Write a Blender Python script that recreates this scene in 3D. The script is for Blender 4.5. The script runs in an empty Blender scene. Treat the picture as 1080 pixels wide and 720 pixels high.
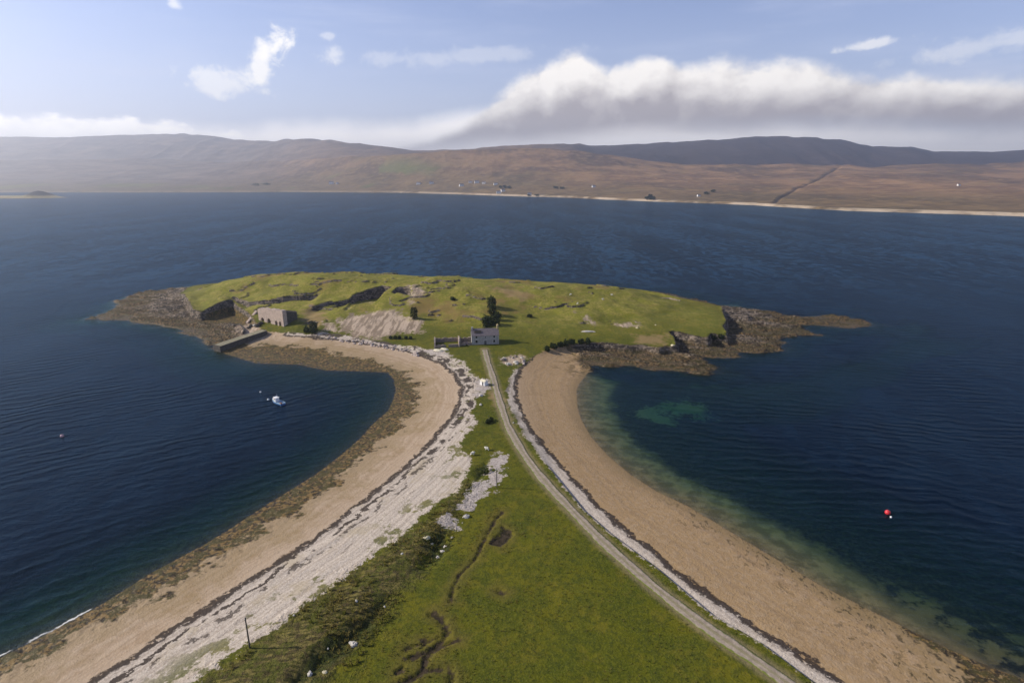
import bpy, bmesh, math, random
import numpy as np
from mathutils import Vector, Matrix, noise as mnoise
random.seed(7); rng = np.random.default_rng(7)
SC = bpy.context.scene
COL = SC.collection
R = math.radians

# ------------------------------------------------------------------ camera
H = 85.0                      # the drone's height over the sea
PITCH = 16.2                  # degrees below the horizontal
SP, CP = math.sin(R(PITCH)), math.cos(R(PITCH))
cam_d = bpy.data.cameras.new('camera'); cam_d.lens = 20; cam_d.sensor_width = 36
cam_d.sensor_fit = 'HORIZONTAL'; cam_d.clip_start = 1; cam_d.clip_end = 40000
cam = bpy.data.objects.new('camera', cam_d); COL.objects.link(cam)
cam.location = (0, 0, H); cam.rotation_euler = (R(90 - PITCH), 0, 0)
SC.camera = cam

def ray(px, py):
    cx, cy = (px - 540) / 600.0, (360 - py) / 600.0
    return np.array([cx, CP + cy * SP, -SP + cy * CP])
def at(px, py, z=0.0):
    """photo point -> the place on the level z"""
    d = ray(px, py); t = (z - H) / d[2]
    return (d[0] * t, d[1] * t)
def poly(pts, z=0.0):
    return [at(p[0], p[1], p[2] if len(p) > 2 else z) for p in pts]

# ------------------------------------------------------------------ noise and distance helpers
def _hash(ix, iy, seed):
    h = (ix.astype(np.int64) * 374761393 + iy.astype(np.int64) * 668265263 + seed * 974711) & 0x7fffffff
    h = ((h ^ (h >> 13)) * 1274126177) & 0x7fffffff
    return ((h ^ (h >> 16)) & 0xffff) / 65535.0
def vnoise(x, y, seed=0):
    ix, iy = np.floor(x), np.floor(y); fx, fy = x - ix, y - iy
    fx = fx * fx * fx * (fx * (fx * 6 - 15) + 10); fy = fy * fy * fy * (fy * (fy * 6 - 15) + 10)
    a = _hash(ix, iy, seed); b = _hash(ix + 1, iy, seed); c = _hash(ix, iy + 1, seed); d = _hash(ix + 1, iy + 1, seed)
    return (a + (b - a) * fx) * (1 - fy) + (c + (d - c) * fx) * fy
def fbm(x, y, oct=4, seed=0, gain=.5):
    s = 0; a = 1; t = 0
    for k in range(oct):
        c, sn = math.cos(.6 * k), math.sin(.6 * k)
        s = s + a * vnoise((x * c - y * sn) * 2 ** k + 17.3 * k, (x * sn + y * c) * 2 ** k + 5.1 * k, seed + k); t += a; a *= gain
    return s / t
def ss(a, b, x):
    t = np.clip((x - a) / (b - a), 0, 1); return t * t * (3 - 2 * t)
def sdist(X, Y, pts, closed=True):
    """distance to a polyline; with closed: positive inside"""
    X = X.astype(np.float32); Y = Y.astype(np.float32)
    best = np.full(X.shape, 1e9, np.float32); ins = np.zeros(X.shape, bool)
    n = len(pts)
    for i in range(n if closed else n - 1):
        ax, ay = pts[i]; bx, by = pts[(i + 1) % n]
        dx, dy = bx - ax, by - ay; L = dx * dx + dy * dy + 1e-9
        t = np.clip(((X - ax) * dx + (Y - ay) * dy) / L, 0, 1)
        ex = X - ax - t * dx; ey = Y - ay - t * dy
        np.minimum(best, ex * ex + ey * ey, out=best)
        if closed and abs(dy) > 1e-9:
            m = (ay > Y) != (by > Y)
            ins ^= m & (X < (Y - ay) * (dx / dy) + ax)
    best = np.sqrt(best)
    return np.where(ins, best, -best) if closed else best

# ------------------------------------------------------------------ outlines read off the photograph, put on the ground
SHORE_L = [(-140,760),(-60,722),(0,693),(55,665),(107,637),(159,604),(215,574),(237,561),(281,532),(333,500),(359,480),(380,462),(393,447),(409,433),(415,420),(417,411),(415,400),(409,393),(393,392),(365,391),(344,390.5),(315,384.5),(271,383),(256,379),(240,374),(226,366),(204,355.6),(183,346.5),(165,344),(134,338),(111,337.4),(94,336),(111,329.6),(121,324),(124,316.7),(147,309),(175.6,305),(199,302.4)]
SHORE_R = [(760,322),(793,326),(840,334),(867,333),(897,335),(923,341.6),(903,346.6),(873,345),(837,341.6),(863,353),(827,355),(828,361.6),(825,370),(800,373),(780,371.6),(777,376.6),(740,376.6),(762,391.6),(747,395),(713,391.6),(677,388),(630,385),(623,386),(620,394),(612,403),(608,412),(609,428),(613,442),(623,460),(641,480),(665,500),(693,518),(725,533),(775,563),(795,575),(823,591.7),(868,618),(917,642.6),(958,663),(998.5,683),(1047,703.7),(1090,720),(1150,745),(1200,765)]
sl = poly(SHORE_L); sr = poly(SHORE_R)
back = [(-200, 462), (-140, 468), (-60, 466), (20, 456), (80, 440), (120, 412)]
SHORE = [(-190, 30)] + sl + back + sr + [(150, 30)]

GRASS_L = [(160,755,3),(208,717,3),(234.6,698,3),(259,681,3),(287.6,661,3),(308,646,3),(330,628.5,3),(367,602,3),(397,580,3),(418,568,3),(440,548,3),(463,530,3),(480,521.6,3),(493,501.6,3),(498,490,3),(486,473,3),(491,460,3),(500,446.6,3),(498,433,3),(502,418,3),(506,411,3),(503,400,3),(491,384,3),(478,378,3),(467,373,3),(442,368,3),(405,362,3),(366,356,3),(340,353,3.2),(323,353,3.4),(305,350,3.5),(288,349,3.5),(274,346,3.6),(270,340,4.2),(262,330,7),(251,320,9),(245,315,9.5),(230,319,9),(212,326,8),(204,326,7),(199,319,6),(190,311,5),(196,305,5),(204,302,5)]
GRASS_R = [(720,316,6.5),(745,320,5.5),(760,323,5.6),(764,334,6.1),(766,339,6.2),(762,344,6.0),(765,349,5.8),(767,354,5.4),(750,351,5.8),(746,357.5,4.8),(736,356,5),(725,352.5,5.4),(716,351,5.6),(711,349,5.7),(705,350,5.7),(711,356,5.5),(712.5,364,5),(702.5,364,5),(695,365.6,4.8),(678,363,4.8),(666,363,4.8),(646,362,4.6),(630,361,4.6),(611,362,4.4),(600,362.5,4.3),(586.7,366.7,3.8),(573,370.5,3.6),(562,376.7,3.3),(553,384.5,3),(543,392,3),(536.7,402,3),(534,412,3),(535.5,424,3),(544,444,3),(555.5,464,3),(571,484,3),(593,511,3),(615,538,3),(640,560,3),(693,600,3),(750,648,3),(803,679,3),(852,716,3),(910,758,3)]
gback = [(-195, 440), (-140, 450), (-60, 448), (20, 438), (75, 420)]
GRASS = [(-95, 30)] + poly(GRASS_L) + gback + poly(GRASS_R) + [(85, 30)]
hb = [(-150, 400), (80, 390)]
WRACK_L = [(30,760),(92.6,719),(148,684),(222,635.6),(296,587),(333,565),(370,535.6),(393,518),(424,493),(453,467),(464,453),(475.5,442),(484,427),(486,409),(478,395.6),(464,384),(447,378),(431,373),(405,367.5),(366,361.5),(330,358),(300,355)]
WRACK_R = [(574,371.5),(564,379),(549,393),(544,406.7),(545.6,424),(555.6,446.7),(571,469),(587,486.7),(615,518),(640,543),(693,587.6),(742,626),(795,663),(835.6,687),(884,718),(940,757)]
WRACK = [(-130, 30)] + poly(WRACK_L, 1.8) + hb + poly(WRACK_R, 1.8) + [(110, 30)]
WEED_L = [(-70,760),(11,717),(107,662),(192.6,622),(259,582),(326,538),(370,502),(380,491),(409,467),(433,447),(446,427),(447,404),(431,389),(407,382),(380,374.5),(350,368),(320,364),(290,362),(262,362)]
WEED_R = [(640,395),(640,440),(660,470),(700,500),(740,520),(800,560),(850,595),(880,615),(905,640),(950,668),(990,695),(1003,722),(1015,760)]
WEED = [(-175, 30)] + poly(WEED_L, .8) + hb + poly(WEED_R, .3) + [(130, 30)]
ROCKS = [poly([(80,342),(110,296),(200,301,4),(204,326,5),(215,336,3),(245,339,3),(262,345,3),(252,356,2),(240,366,1),(222,372),(160,356)]),
         poly([(607,364,4),(640,362,4),(700,366,4),(711,350,5),(740,356,5),(764,350,5),(757,322,4),(800,320),(940,332),(945,352),(845,384),(770,402),(640,394),(614,390)]),
         [(-215, 436), (-140, 446), (-60, 444), (20, 434), (78, 416), (135, 370), (150, 400), (90, 450), (20, 470), (-60, 480), (-220, 475)]]
PATCH = [poly([(526.7,474),(532,480),(531,495),(525,510),(511.7,520),(500,533),(490,540),(478,538),(486.7,530),(498,513),(513,502),(517,490)], 3.2),
         poly([(463,546),(473,542),(485,550),(485,558),(473,555),(463,555)], 3.2),
         poly([(503,403),(510,399),(516,404),(514,412),(506,420),(500,415)], 3.2),
         poly([(442,369),(468,371),(474,376),(455,374)], 3.2)]
PEAT = [poly([(515,573),(525,564),(530,554),(538,557),(541,563),(537,569),(528,576)], 3.2),
        poly([(520,622),(528,621),(536,625),(530,628)], 3.2),
        poly([(443,675),(449,674),(451,681),(445,682)], 3.2), poly([(432,692),(441,688),(442,694),(434,697)], 3.2), poly([(417,707),(425,703),(425,709),(418,712)], 3.2)]
CREEKS = [(poly([(530,540),(523.6,546),(514,564),(502,588),(484,607),(478,622),(475,634)], 3.2), .22),
          (poly([(456,648),(463,652),(469,658),(472,667),(465,678),(453,687),(448,693.6),(446.5,706),(440,714),(426,720),(400,733)], 3.2), .55),
          (poly([(448,707),(460,706),(472,705.5),(477,711),(476,730)], 3.2), .42),
          (poly([(483,675.5),(470,680),(453,687),(440,692),(426,695)], 3.2), .26),
          (poly([(467,671),(446,678),(428,685)], 3.2), .2)]
SCREE = [poly([(352,338,7),(372,330,9),(395,326,10),(420,325,11),(430,332,9),(447,340,7),(444,350,5.5),(420,350,5.5),(398,357,4.5),(372,354,4.5),(362,348,5)]),
         poly([(340,337,8),(352,338,8),(358,349,5),(340,350,5)]),
         poly([(430,300,18),(446,302,17.5),(449,306,16.5),(434,316,14)]),
         poly([(608,327,10),(622,333,9),(628,339,8),(620,337,8.5)]), poly([(650,340,8),(672,338,8),(676,341,8),(655,344,7.5)]),
         poly([(252,342,3),(262,340,4),(276,347,3.6),(283,352,3.2),(262,358,2.5),(250,352,2.5),(243,347,2.5)]),
         poly([(527,376,4),(548,374,4),(556,378,3.6),(545,386,3.4),(530,384,3.5)])]
DRY = [poly([(515,301,17.6),(545,305,16),(560,313,13),(548,318,12.5),(530,310,15)]), poly([(672,352,6.4),(705,353,5.6),(700,363,5),(670,362,5)]),
       poly([(525,412,3.2),(532,428,3.2),(538,443,3.2),(530,440,3.2),(520,425,3.2),(514,412,3.2)]),
       poly([(330,318,12),(345,330,9.5),(338,342,7),(322,340,7),(318,325,10)])]
TUSS = poly([(160,770),(208,717),(259,681),(308,646),(367,602),(418,568),(463,530),(492,505),(500,512),(488,545),(470,575),(450,600),(425,630),(405,655),(380,690),(340,740),(300,780)], 3.2)
SCRUB = [poly([(408,628),(404,645),(385,668),(365,690),(345,705),(325,722),(312,745),(305,720),(325,698),(342,682),(365,668),(385,650)], 3.2),
         poly([(452,568),(470,560),(476,572),(465,590),(450,602),(440,600),(447,585)], 3.2), poly([(500,497),(512,488),(516,498),(504,506)], 3.2)]
TRACK = poly([(511,370),(514,381),(520,398),(526.7,422),(535.6,449),(549,473),(566.7,498),(584.5,518),(612,547),(640,575),(693,621),(742,659),(787,689.5),(831.5,720),(880,757)], 3.3)
SANDBED = [poly([(672,432),(690,427),(714,435),(710,443),(685,444)]), poly([(696,424),(720,418),(748,428),(743,435),(714,432)])]
SCARPS = [(poly([(245,314,9.5),(262,316,11),(285,314,12.5),(305,311,13.5),(322,309,14.5),(336,307,15)]), 3.4),
          (poly([(328,320,12),(345,316,13),(358,314,13.5),(372,310,15)]), 3.2),
          (poly([(322,337,8),(330,335,8.5),(336,337,8)]), 3.0)]
CUTS = [(poly([(361,332,9),(364,318,13),(369,308.5,16),(377,304.5,17),(390,301.5,17.8),(402,298.5,18.6),(412,300,18.4),(411,306,15),(407,313,11.5),(392,321.5,10),(373,323,9.5)]), 9.0),
        (poly([(414,312,12.5),(419,300,18.5),(424,299,19),(431,300,18.5),(434,309,16),(431,314.5,12.5)]), 11.5)]
# ------------------------------------------------------------------ plateau height: thin plate through spot heights
SPOT = [(300,700,3.3),(500,650,3.3),(700,700,3.3),(650,620,3.2),(560,520,3.2),(520,440,3.2),(440,600,3.2),(515,400,3.3),(512,368,4.4),(470,362,4.4),(490,358,4.6),(560,372,3.8),(600,362,4.3),(650,360,5),(700,352,5.8),(750,345,6.4),(766,340,6.2),
 (518,343,7.4),(518,325,11.5),(518,312,14.5),(506,300,18),(552,302,17),(600,302,16),(630,301,15.5),(680,309,11),(720,316,7.8),(760,323,5.6),(600,335,9),(650,335,8.6),(700,335,7.6),(560,330,9.8),
 (470,340,7.2),(470,318,13.5),(470,297,19),(440,347,5.6),(418,294.6,20.3),(430,322,11.8),(400,352,4.8),(370,351,4.6),(340,348,5),(380,332,8.6),(350,334,8.6),(400,322,10.5),
 (341,290,20.5),(340,303,16.4),(305,291,20),(305,304,15.6),(315,325,10),(320,342,6),(271,292,18.5),(271,306,13.5),(262,325,8.5),(290,322,10.5),(300,346,3.9),(280,342,4.2),(235,295,15),(235,312,10.5),(212,320,8.4),(204,302,6),(195,308,5)]
cp = [(*at(a, b, c), c) for a, b, c in SPOT] + [(-190,440,5),(-140,452,5),(-60,450,6),(20,440,6),(75,422,5),(-90,30,3.3),(80,30,3.3),(-200,520,0),(0,520,0),(200,520,0)]
cp = np.array(cp); PX, PY, PZ = cp[:, 0] / 100, cp[:, 1] / 100, cp[:, 2]
def _k(r2): return r2 * np.log(r2 + 1e-9)
_n = len(cp)
_A = np.zeros((_n + 3, _n + 3)); _A[:_n, :_n] = _k((PX[:, None] - PX) ** 2 + (PY[:, None] - PY) ** 2) + np.eye(_n) * .004
_A[:_n, _n] = 1; _A[:_n, _n + 1] = PX; _A[:_n, _n + 2] = PY; _A[_n, :_n] = 1; _A[_n + 1, :_n] = PX; _A[_n + 2, :_n] = PY
_w = np.linalg.solve(_A, np.concatenate([PZ, [0, 0, 0]]))
def plate(X, Y):
    x, y = X / 100, Y / 100
    z = _w[_n] + _w[_n + 1] * x + _w[_n + 2] * y
    for i in range(_n):
        z = z + _w[i] * _k((x - PX[i]) ** 2 + (y - PY[i]) ** 2)
    return z
CL = [(*at(a, b, 3), r, s) for a, b, r, s in [(222,334,24,1),(245,330,22,1),(205,325,16,.8),(262,335,14,1),(690,368,26,.9),(715,366,22,1),(740,362,22,1),(766,345,24,1),(650,366,22,.7),(615,364,18,.5)]]
def fields(X, Y, ds=None):
    """all the ground's distances and its height at the points X, Y"""
    F = {}
    ds = sdist(X, Y, SHORE) if ds is None else ds
    dg = sdist(X, Y, GRASS); rkd = np.max([sdist(X, Y, p) for p in ROCKS], axis=0)
    ds = ds + ss(-10, -1, rkd) * 8.0 * (fbm(X * .11, Y * .2, 4, 57) - .5)
    F['shore'], F['grass'] = ds, dg
    F['wrack'] = sdist(X, Y, WRACK); F['weed'] = sdist(X, Y, WEED)
    F['rock'] = rkd
    F['patch'] = np.max([sdist(X, Y, p) for p in PATCH], axis=0)
    pe = [sdist(X, Y, p) for p in PEAT] + [w - sdist(X, Y, p, False) for p, w in CREEKS]
    F['peat'] = np.max(pe, axis=0)
    F['scree'] = np.max([sdist(X, Y, p) for p in SCREE], axis=0)
    F['dry'] = np.max([sdist(X, Y, p) for p in DRY], axis=0)
    F['tuss'] = sdist(X, Y, TUSS); F['scrub'] = np.max([sdist(X, Y, p) for p in SCRUB], axis=0)
    F['track'] = sdist(X, Y, TRACK, False)
    F['sandbed'] = np.max([sdist(X, Y, p) for p in SANDBED], axis=0)
    G = np.maximum(plate(X, Y), 1.5)
    C = np.zeros_like(G)
    for cx, cy, r, s in CL: C = np.maximum(C, s * np.exp(-((X - cx) ** 2 + (Y - cy) ** 2) / (r * r)))
    C = np.clip(C * 1.6, 0, 1)
    out = np.maximum(-dg, 0); s_ = np.clip(np.maximum(ds, 0) / (np.maximum(ds, 0) + out + 1e-6), 0, 1)
    prof = (1 - C) * s_ ** 1.1 + C * (.28 * s_ + .72 * ss(2.2, .0, out + .9 * (fbm(X * .35, Y * .35, 2, 5) - .5) * ss(0, 1, out)))
    z = G * np.where(dg >= 0, 1, prof)
    # hill detail inside the grass
    hill = ss(6, 9, G)
    rid2 = 1 - np.abs(2 * fbm(X * .028, Y * .022, 3, 23) - 1)
    crag = ss(.655, .69, fbm(X * .045, Y * .075, 4, 24)) * ss(6.5, 8.5, G)
    z = z + ss(0, 6, dg) * (hill * (3.4 * (fbm(X * .04, Y * .04, 3, 21) - .5) + 1.9 * (rid2 - .75) - 1.3) + 1.0 * crag + .35 * (fbm(X * .12, Y * .12, 3, 22) - .5))
    # storm ridge that drops to the meadow, and the ditch behind
    tb = ss(-1, 3, F['tuss']); z = z + tb * .9 * ss(0, 5, dg) * ss(1, 9, F['tuss'])
    z = z - 1.0 * ss(-1.5, 2.5, F['scrub'])
    z = z - .35 * ss(-.5, .4, F['peat'] + 1.4 * (fbm(X * .9, Y * .9, 3, 25) - .5))
    # crags and quarries
    for pts, h in SCARPS:
        dl = sdist(X, Y, pts, False)
        xs = np.array([p[0] for p in pts]); ys = np.array([p[1] for p in pts])
        yr = np.interp(X, xs, ys); side = yr - Y + 1.2 * (fbm(X * .3, Y * .3, 3, 31) - .5) * 2
        e = ss(xs[0] - 3, xs[0] + 5, X) * ss(xs[-1] + 3, xs[-1] - 5, X)
        z = z - h * e * ss(-.3, 1.1, side) * np.exp(-np.maximum(side, 0) / 9.0) * (.6 + .8 * fbm(X * .12, Y * .0, 2, 33))
    cutm = np.zeros_like(z)
    for pts, fl in CUTS:
        q = sdist(X, Y, pts) + 2.2 * (fbm(X * .22, Y * .22, 3, 41) - .5)
        m = ss(-.6, 1.2, q); z = np.where(z > fl, z + (fl - z) * m, z); cutm = np.maximum(cutm, m)
    F['cut'] = cutm
    # rock platforms in beds running with the shore
    rk = ss(-2, 3, F['rock']) * ss(0, 2.0, ds) * ss(1.5, -.5, dg)
    u = (X * .26 + Y * .97); v = (X * .97 - Y * .26)
    beds = fbm(v * .05, u * .42, 4, 51); rid = 1 - np.abs(2 * fbm(v * .09, u * .3, 4, 52) - 1)
    z = z + rk * 2.4 * (1 - np.abs(2 * fbm(v * .03, u * .13, 3, 55) - 1) - .68)
    rk = rk * (.25 + .75 * ss(1, 11, -dg)); tt = beds * 7; beds = (np.floor(tt) + ss(.72, 1, tt - np.floor(tt))) / 7
    z = z + rk * (3.0 * (beds - .43) + 1.9 * (rid - .72) + .5 * (fbm(X * .7, Y * .7, 3, 53) - .5))
    z = np.where((rk > .05) & (ds > .5), np.maximum(z, .12), z)
    # tussocks, shingle, meadow roughness
    g = ss(0, 1.5, dg) * ss(1.6, 3.2, F['track'])
    z = z + g * (.10 + .30 * ss(-1, 4, F['tuss']) + .3 * ss(-1, 1, F['scrub'])) * (fbm(X * .8, Y * .8, 3, 61) - .5)
    dry = (1 - ss(-2, 2, F['rock'])) * ss(.5, 3, ds) * ss(.5, -.5, dg)
    z = z + dry * (.22 * (fbm(F['wrack'] * .45, X * .03 + Y * .02, 3, 71) - .5) + .05 * (fbm(X * 1.6, Y * 1.6, 2, 72) - .5)) * ss(-3, 1, F['wrack'])
    wl = ss(-1, 2, -F['weed']) * ss(0, 2, ds) * ss(0, -1, dg)
    z = z + wl * .35 * (fbm(X * .7, Y * .7, 3, 75) - .5)
    # worn turf edge on the right beach
    rt = ss(8, 14, X) * ss(255, 235, Y); z = z - rt * .75 * ss(.1, .7, out) * np.exp(-out / 3.5) * ss(.5, 3, ds)
    # under water
    right = ss(-10, 30, X)
    rocky = ss(-14, 4, F['rock'])
    sl_ = .13 + .12 * rocky - .075 * right * (1 - rocky)
    zb = -np.minimum(sl_ * -ds, 9) - .04 + .25 * (fbm(X * .25, Y * .25, 3, 81) - .5) * ss(0, 6, -ds)
    zb = np.where(F['sandbed'] > -3, np.maximum(zb, -3.0 + 1.5 * ss(-3, 2, F['sandbed'])), zb)
    z = np.where(ds < 0, zb, z)
    F['z'] = z
    return F
def height(x, y):
    return fields(np.atleast_1d(np.asarray(x, float)), np.atleast_1d(np.asarray(y, float)))['z']
def hit(px, py, zmax=22.0):
    """where the sight line through a photo point meets the near ground"""
    d = ray(px, py); t0 = (zmax - H) / d[2]; t1 = (-.05 - H) / d[2]
    t = np.linspace(t0, t1, 420); X, Y, Z = d[0] * t, d[1] * t, H + d[2] * t
    k = np.argmax(Z - height(X, Y) <= 0)
    if k == 0: k = len(t) - 1
    return (X[k], Y[k], float(height(X[k], Y[k])[0]))
# ------------------------------------------------------------------ node helper
class NT:
    def __init__(s, tree): s.t = tree; tree.nodes.clear()
    def n(s, kind, **kw):
        o = s.t.nodes.new(kind)
        for k, v in kw.items(): setattr(o, k, v)
        return o
    def set(s, sock, v):
        if isinstance(v, bpy.types.NodeSocket): s.t.links.new(v, sock)
        elif isinstance(v, (tuple, list)) and sock.type == 'RGBA' and len(v) == 3: sock.default_value = (*v, 1)
        else: sock.default_value = v
    def m(s, op, a, b=0.0, c=None, clamp=False):
        o = s.n('ShaderNodeMath', operation=op, use_clamp=clamp); s.set(o.inputs[0], a)
        if len(o.inputs) > 1: s.set(o.inputs[1], b)
        if c is not None: s.set(o.inputs[2], c)
        return o.outputs[0]
    def add(s, a, b): return s.m('ADD', a, b)
    def sub(s, a, b): return s.m('SUBTRACT', a, b)
    def mul(s, a, b): return s.m('MULTIPLY', a, b)
    def step(s, a, b, x):
        o = s.n('ShaderNodeMapRange', interpolation_type='SMOOTHSTEP'); s.set(o.inputs[0], x)
        if a < b: s.set(o.inputs[1], a); s.set(o.inputs[2], b); o.inputs[3].default_value = 0; o.inputs[4].default_value = 1
        else: s.set(o.inputs[1], b); s.set(o.inputs[2], a); o.inputs[3].default_value = 1; o.inputs[4].default_value = 0
        return o.outputs[0]
    def lin(s, a, b, x, c=0.0, d=1.0):
        o = s.n('ShaderNodeMapRange'); s.set(o.inputs[0], x); s.set(o.inputs[1], a); s.set(o.inputs[2], b); s.set(o.inputs[3], c); s.set(o.inputs[4], d); return o.outputs[0]
    def mix(s, f, a, b, mode='MIX'):
        o = s.n('ShaderNodeMix', data_type='RGBA', blend_type=mode); s.set(o.inputs[0], f); s.set(o.inputs[6], a); s.set(o.inputs[7], b); return o.outputs[2]
    def attr(s, name): return s.n('ShaderNodeAttribute', attribute_name=name).outputs['Fac']
    def noise(s, vec, scale, detail=4.0, rough=.55, dist=0.0, color=False):
        o = s.n('ShaderNodeTexNoise'); s.set(o.inputs['Vector'], vec); o.inputs['Scale'].default_value = scale
        o.inputs['Detail'].default_value = detail; o.inputs['Roughness'].default_value = rough; o.inputs['Distortion'].default_value = dist
        return o.outputs['Color' if color else 'Fac']
    def noise1(s, w, scale, detail=3.0):
        o = s.n('ShaderNodeTexNoise', noise_dimensions='1D'); s.set(o.inputs['W'], w); o.inputs['Scale'].default_value = scale
        o.inputs['Detail'].default_value = detail; return o.outputs['Fac']
    def voro(s, vec, scale, feat='F1'):
        o = s.n('ShaderNodeTexVoronoi', feature=feat); s.set(o.inputs['Vector'], vec); o.inputs['Scale'].default_value = scale
        return o
    def geo(s, k='Position'): return s.n('ShaderNodeNewGeometry').outputs[k]
    def sep(s, v):
        o = s.n('ShaderNodeSeparateXYZ'); s.set(o.inputs[0], v); return o.outputs
    def comb(s, x, y, z=0.0):
        o = s.n('ShaderNodeCombineXYZ'); s.set(o.inputs[0], x); s.set(o.inputs[1], y); s.set(o.inputs[2], z); return o.outputs[0]
    def map(s, v, scale=(1,1,1), rot=(0,0,0), loc=(0,0,0)):
        o = s.n('ShaderNodeMapping'); s.set(o.inputs[0], v); o.inputs[1].default_value = loc; o.inputs[2].default_value = rot; o.inputs[3].default_value = scale; return o.outputs[0]
    def bump(s, h, strength=.5, dist=.1, normal=None):
        o = s.n('ShaderNodeBump'); s.set(o.inputs['Height'], h); o.inputs['Strength'].default_value = strength; o.inputs['Distance'].default_value = dist
        if normal is not None: s.set(o.inputs['Normal'], normal)
        return o.outputs[0]
    def bsdf(s, color, rough=.9, normal=None, spec=.2, metal=0.0):
        o = s.n('ShaderNodeBsdfPrincipled'); s.set(o.inputs['Base Color'], color); s.set(o.inputs['Roughness'], rough)
        o.inputs['Specular IOR Level'].default_value = spec; o.inputs['Metallic'].default_value = metal
        if normal is not None: s.set(o.inputs['Normal'], normal)
        return o.outputs[0]
    def out(s, surf=None, vol=None, world=False):
        o = s.n('ShaderNodeOutputWorld' if world else 'ShaderNodeOutputMaterial')
        if surf is not None: s.t.links.new(surf, o.inputs['Surface'])
        if vol is not None: s.t.links.new(vol, o.inputs['Volume'])
def mat(name):
    m = bpy.data.materials.new(name); m.use_nodes = True; return m, NT(m.node_tree)
def mottled(name, c1, c2, scale=2.0, rough=.9, bump=.5, bdist=.08, spec=.2, speck=None):
    """a weathered surface: two tones, fine grain and a little relief"""
    m, N = mat(name)
    P = N.n('ShaderNodeTexCoord').outputs['Object']
    n1 = N.noise(P, scale, 6, .65); n2 = N.noise(P, scale * 6, 3, .6)
    f = N.step(.3, .7, N.add(N.mul(n1, .65), N.mul(n2, .35)))
    c = N.mix(f, c1, c2)
    if speck: c = N.mix(N.step(.66, .72, N.noise(P, scale * 3.3, 3, .5)), c, speck)
    N.out(N.bsdf(c, rough, N.bump(N.add(n1, N.mul(n2, .5)), bump, bdist), spec)); return m
def masonry(name, c1, c2, mortar, size=.6, rough=.92):
    m, N = mat(name)
    P = N.n('ShaderNodeTexCoord').outputs['Object']
    s = N.sep(P); Q = N.comb(N.add(s[0], s[1]), N.mul(s[2], 1.6), N.sub(s[0], s[1]))
    v = N.voro(Q, 1 / size); d = N.voro(Q, 1 / size, 'DISTANCE_TO_EDGE')
    n = N.noise(P, .45, 5, .6); st = N.noise(N.map(P, (1.2, 1.2, .25)), 1.0, 4, .6)
    c = N.mix(N.sep(v.outputs['Color'])[0], c1, c2)
    c = N.mix(N.step(.42, .7, n), c, tuple(x * .72 for x in c1))
    c = N.mix(N.mul(N.step(.52, .75, st), .5), c, (.07, .065, .045))
    c = N.mix(N.step(.07, .01, d.outputs['Distance']), c, mortar)
    N.out(N.bsdf(c, rough, N.bump(N.step(0, .15, d.outputs['Distance']), .7, .05))); return m

# ------------------------------------------------------------------ object helpers
def tag(o, label=None, cat=None, group=None, kind=None):
    if label: o['label'] = label
    if cat: o['category'] = cat
    if group: o['group'] = group
    if kind: o['kind'] = kind
    return o
def obj(name, bm, m, parent=None, smooth=False, loc=None, rz=0):
    me = bpy.data.meshes.new(name); bmesh.ops.recalc_face_normals(bm, faces=bm.faces); bm.to_mesh(me); bm.free()
    if smooth: me.polygons.foreach_set('use_smooth', [True] * len(me.polygons))
    me.materials.append(m)
    o = bpy.data.objects.new(name, me); COL.objects.link(o)
    if parent: o.parent = parent
    if loc is not None: o.location = loc
    o.rotation_euler.z = rz
    return o
def empty(name, loc, rz=0, **kw):
    o = bpy.data.objects.new(name, None); COL.objects.link(o); o.location = loc; o.rotation_euler.z = rz; o.empty_display_size = .5
    return tag(o, **kw)
def grid_mesh(name, V, quads, m, attrs=None):
    me = bpy.data.meshes.new(name)
    me.vertices.add(len(V)); me.vertices.foreach_set('co', np.ascontiguousarray(V, np.float32).ravel())
    nq = len(quads); me.loops.add(nq * 4); me.loops.foreach_set('vertex_index', np.ascontiguousarray(quads, np.int32).ravel())
    me.polygons.add(nq); me.polygons.foreach_set('loop_start', np.arange(0, nq * 4, 4, dtype=np.int32))
    me.polygons.foreach_set('use_smooth', np.ones(nq, bool))
    for k, a in (attrs or {}).items():
        t = me.attributes.new(k, 'FLOAT', 'POINT'); t.data.foreach_set('value', np.ascontiguousarray(a, np.float32))
    me.update(calc_edges=True); me.validate()
    me.materials.append(m)
    o = bpy.data.objects.new(name, me); COL.objects.link(o); return o
def fan_grid(rows, ncol, half):
    """a sheet whose rows widen with distance"""
    u = np.linspace(-1, 1, ncol); Y = np.repeat(rows[:, None], ncol, 1); X = u[None, :] * half(rows)[:, None]
    nr = len(rows); i = np.arange((nr - 1) * ncol).reshape(nr - 1, ncol)[:, :-1].ravel()
    return X.ravel(), Y.ravel(), np.stack([i, i + 1, i + ncol + 1, i + ncol], 1)
def box(bm, c, s, rz=0.0, bevel=0.0):
    r = bmesh.ops.create_cube(bm, size=1.0)['verts']
    M = Matrix.Translation(c) @ Matrix.Rotation(rz, 4, 'Z') @ Matrix.Diagonal((*s, 1))
    bmesh.ops.transform(bm, matrix=M, verts=r)
    if bevel: bmesh.ops.bevel(bm, geom=list({e for v in r for e in v.link_edges}), offset=bevel, segments=2, affect='EDGES')
    return r
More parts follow.
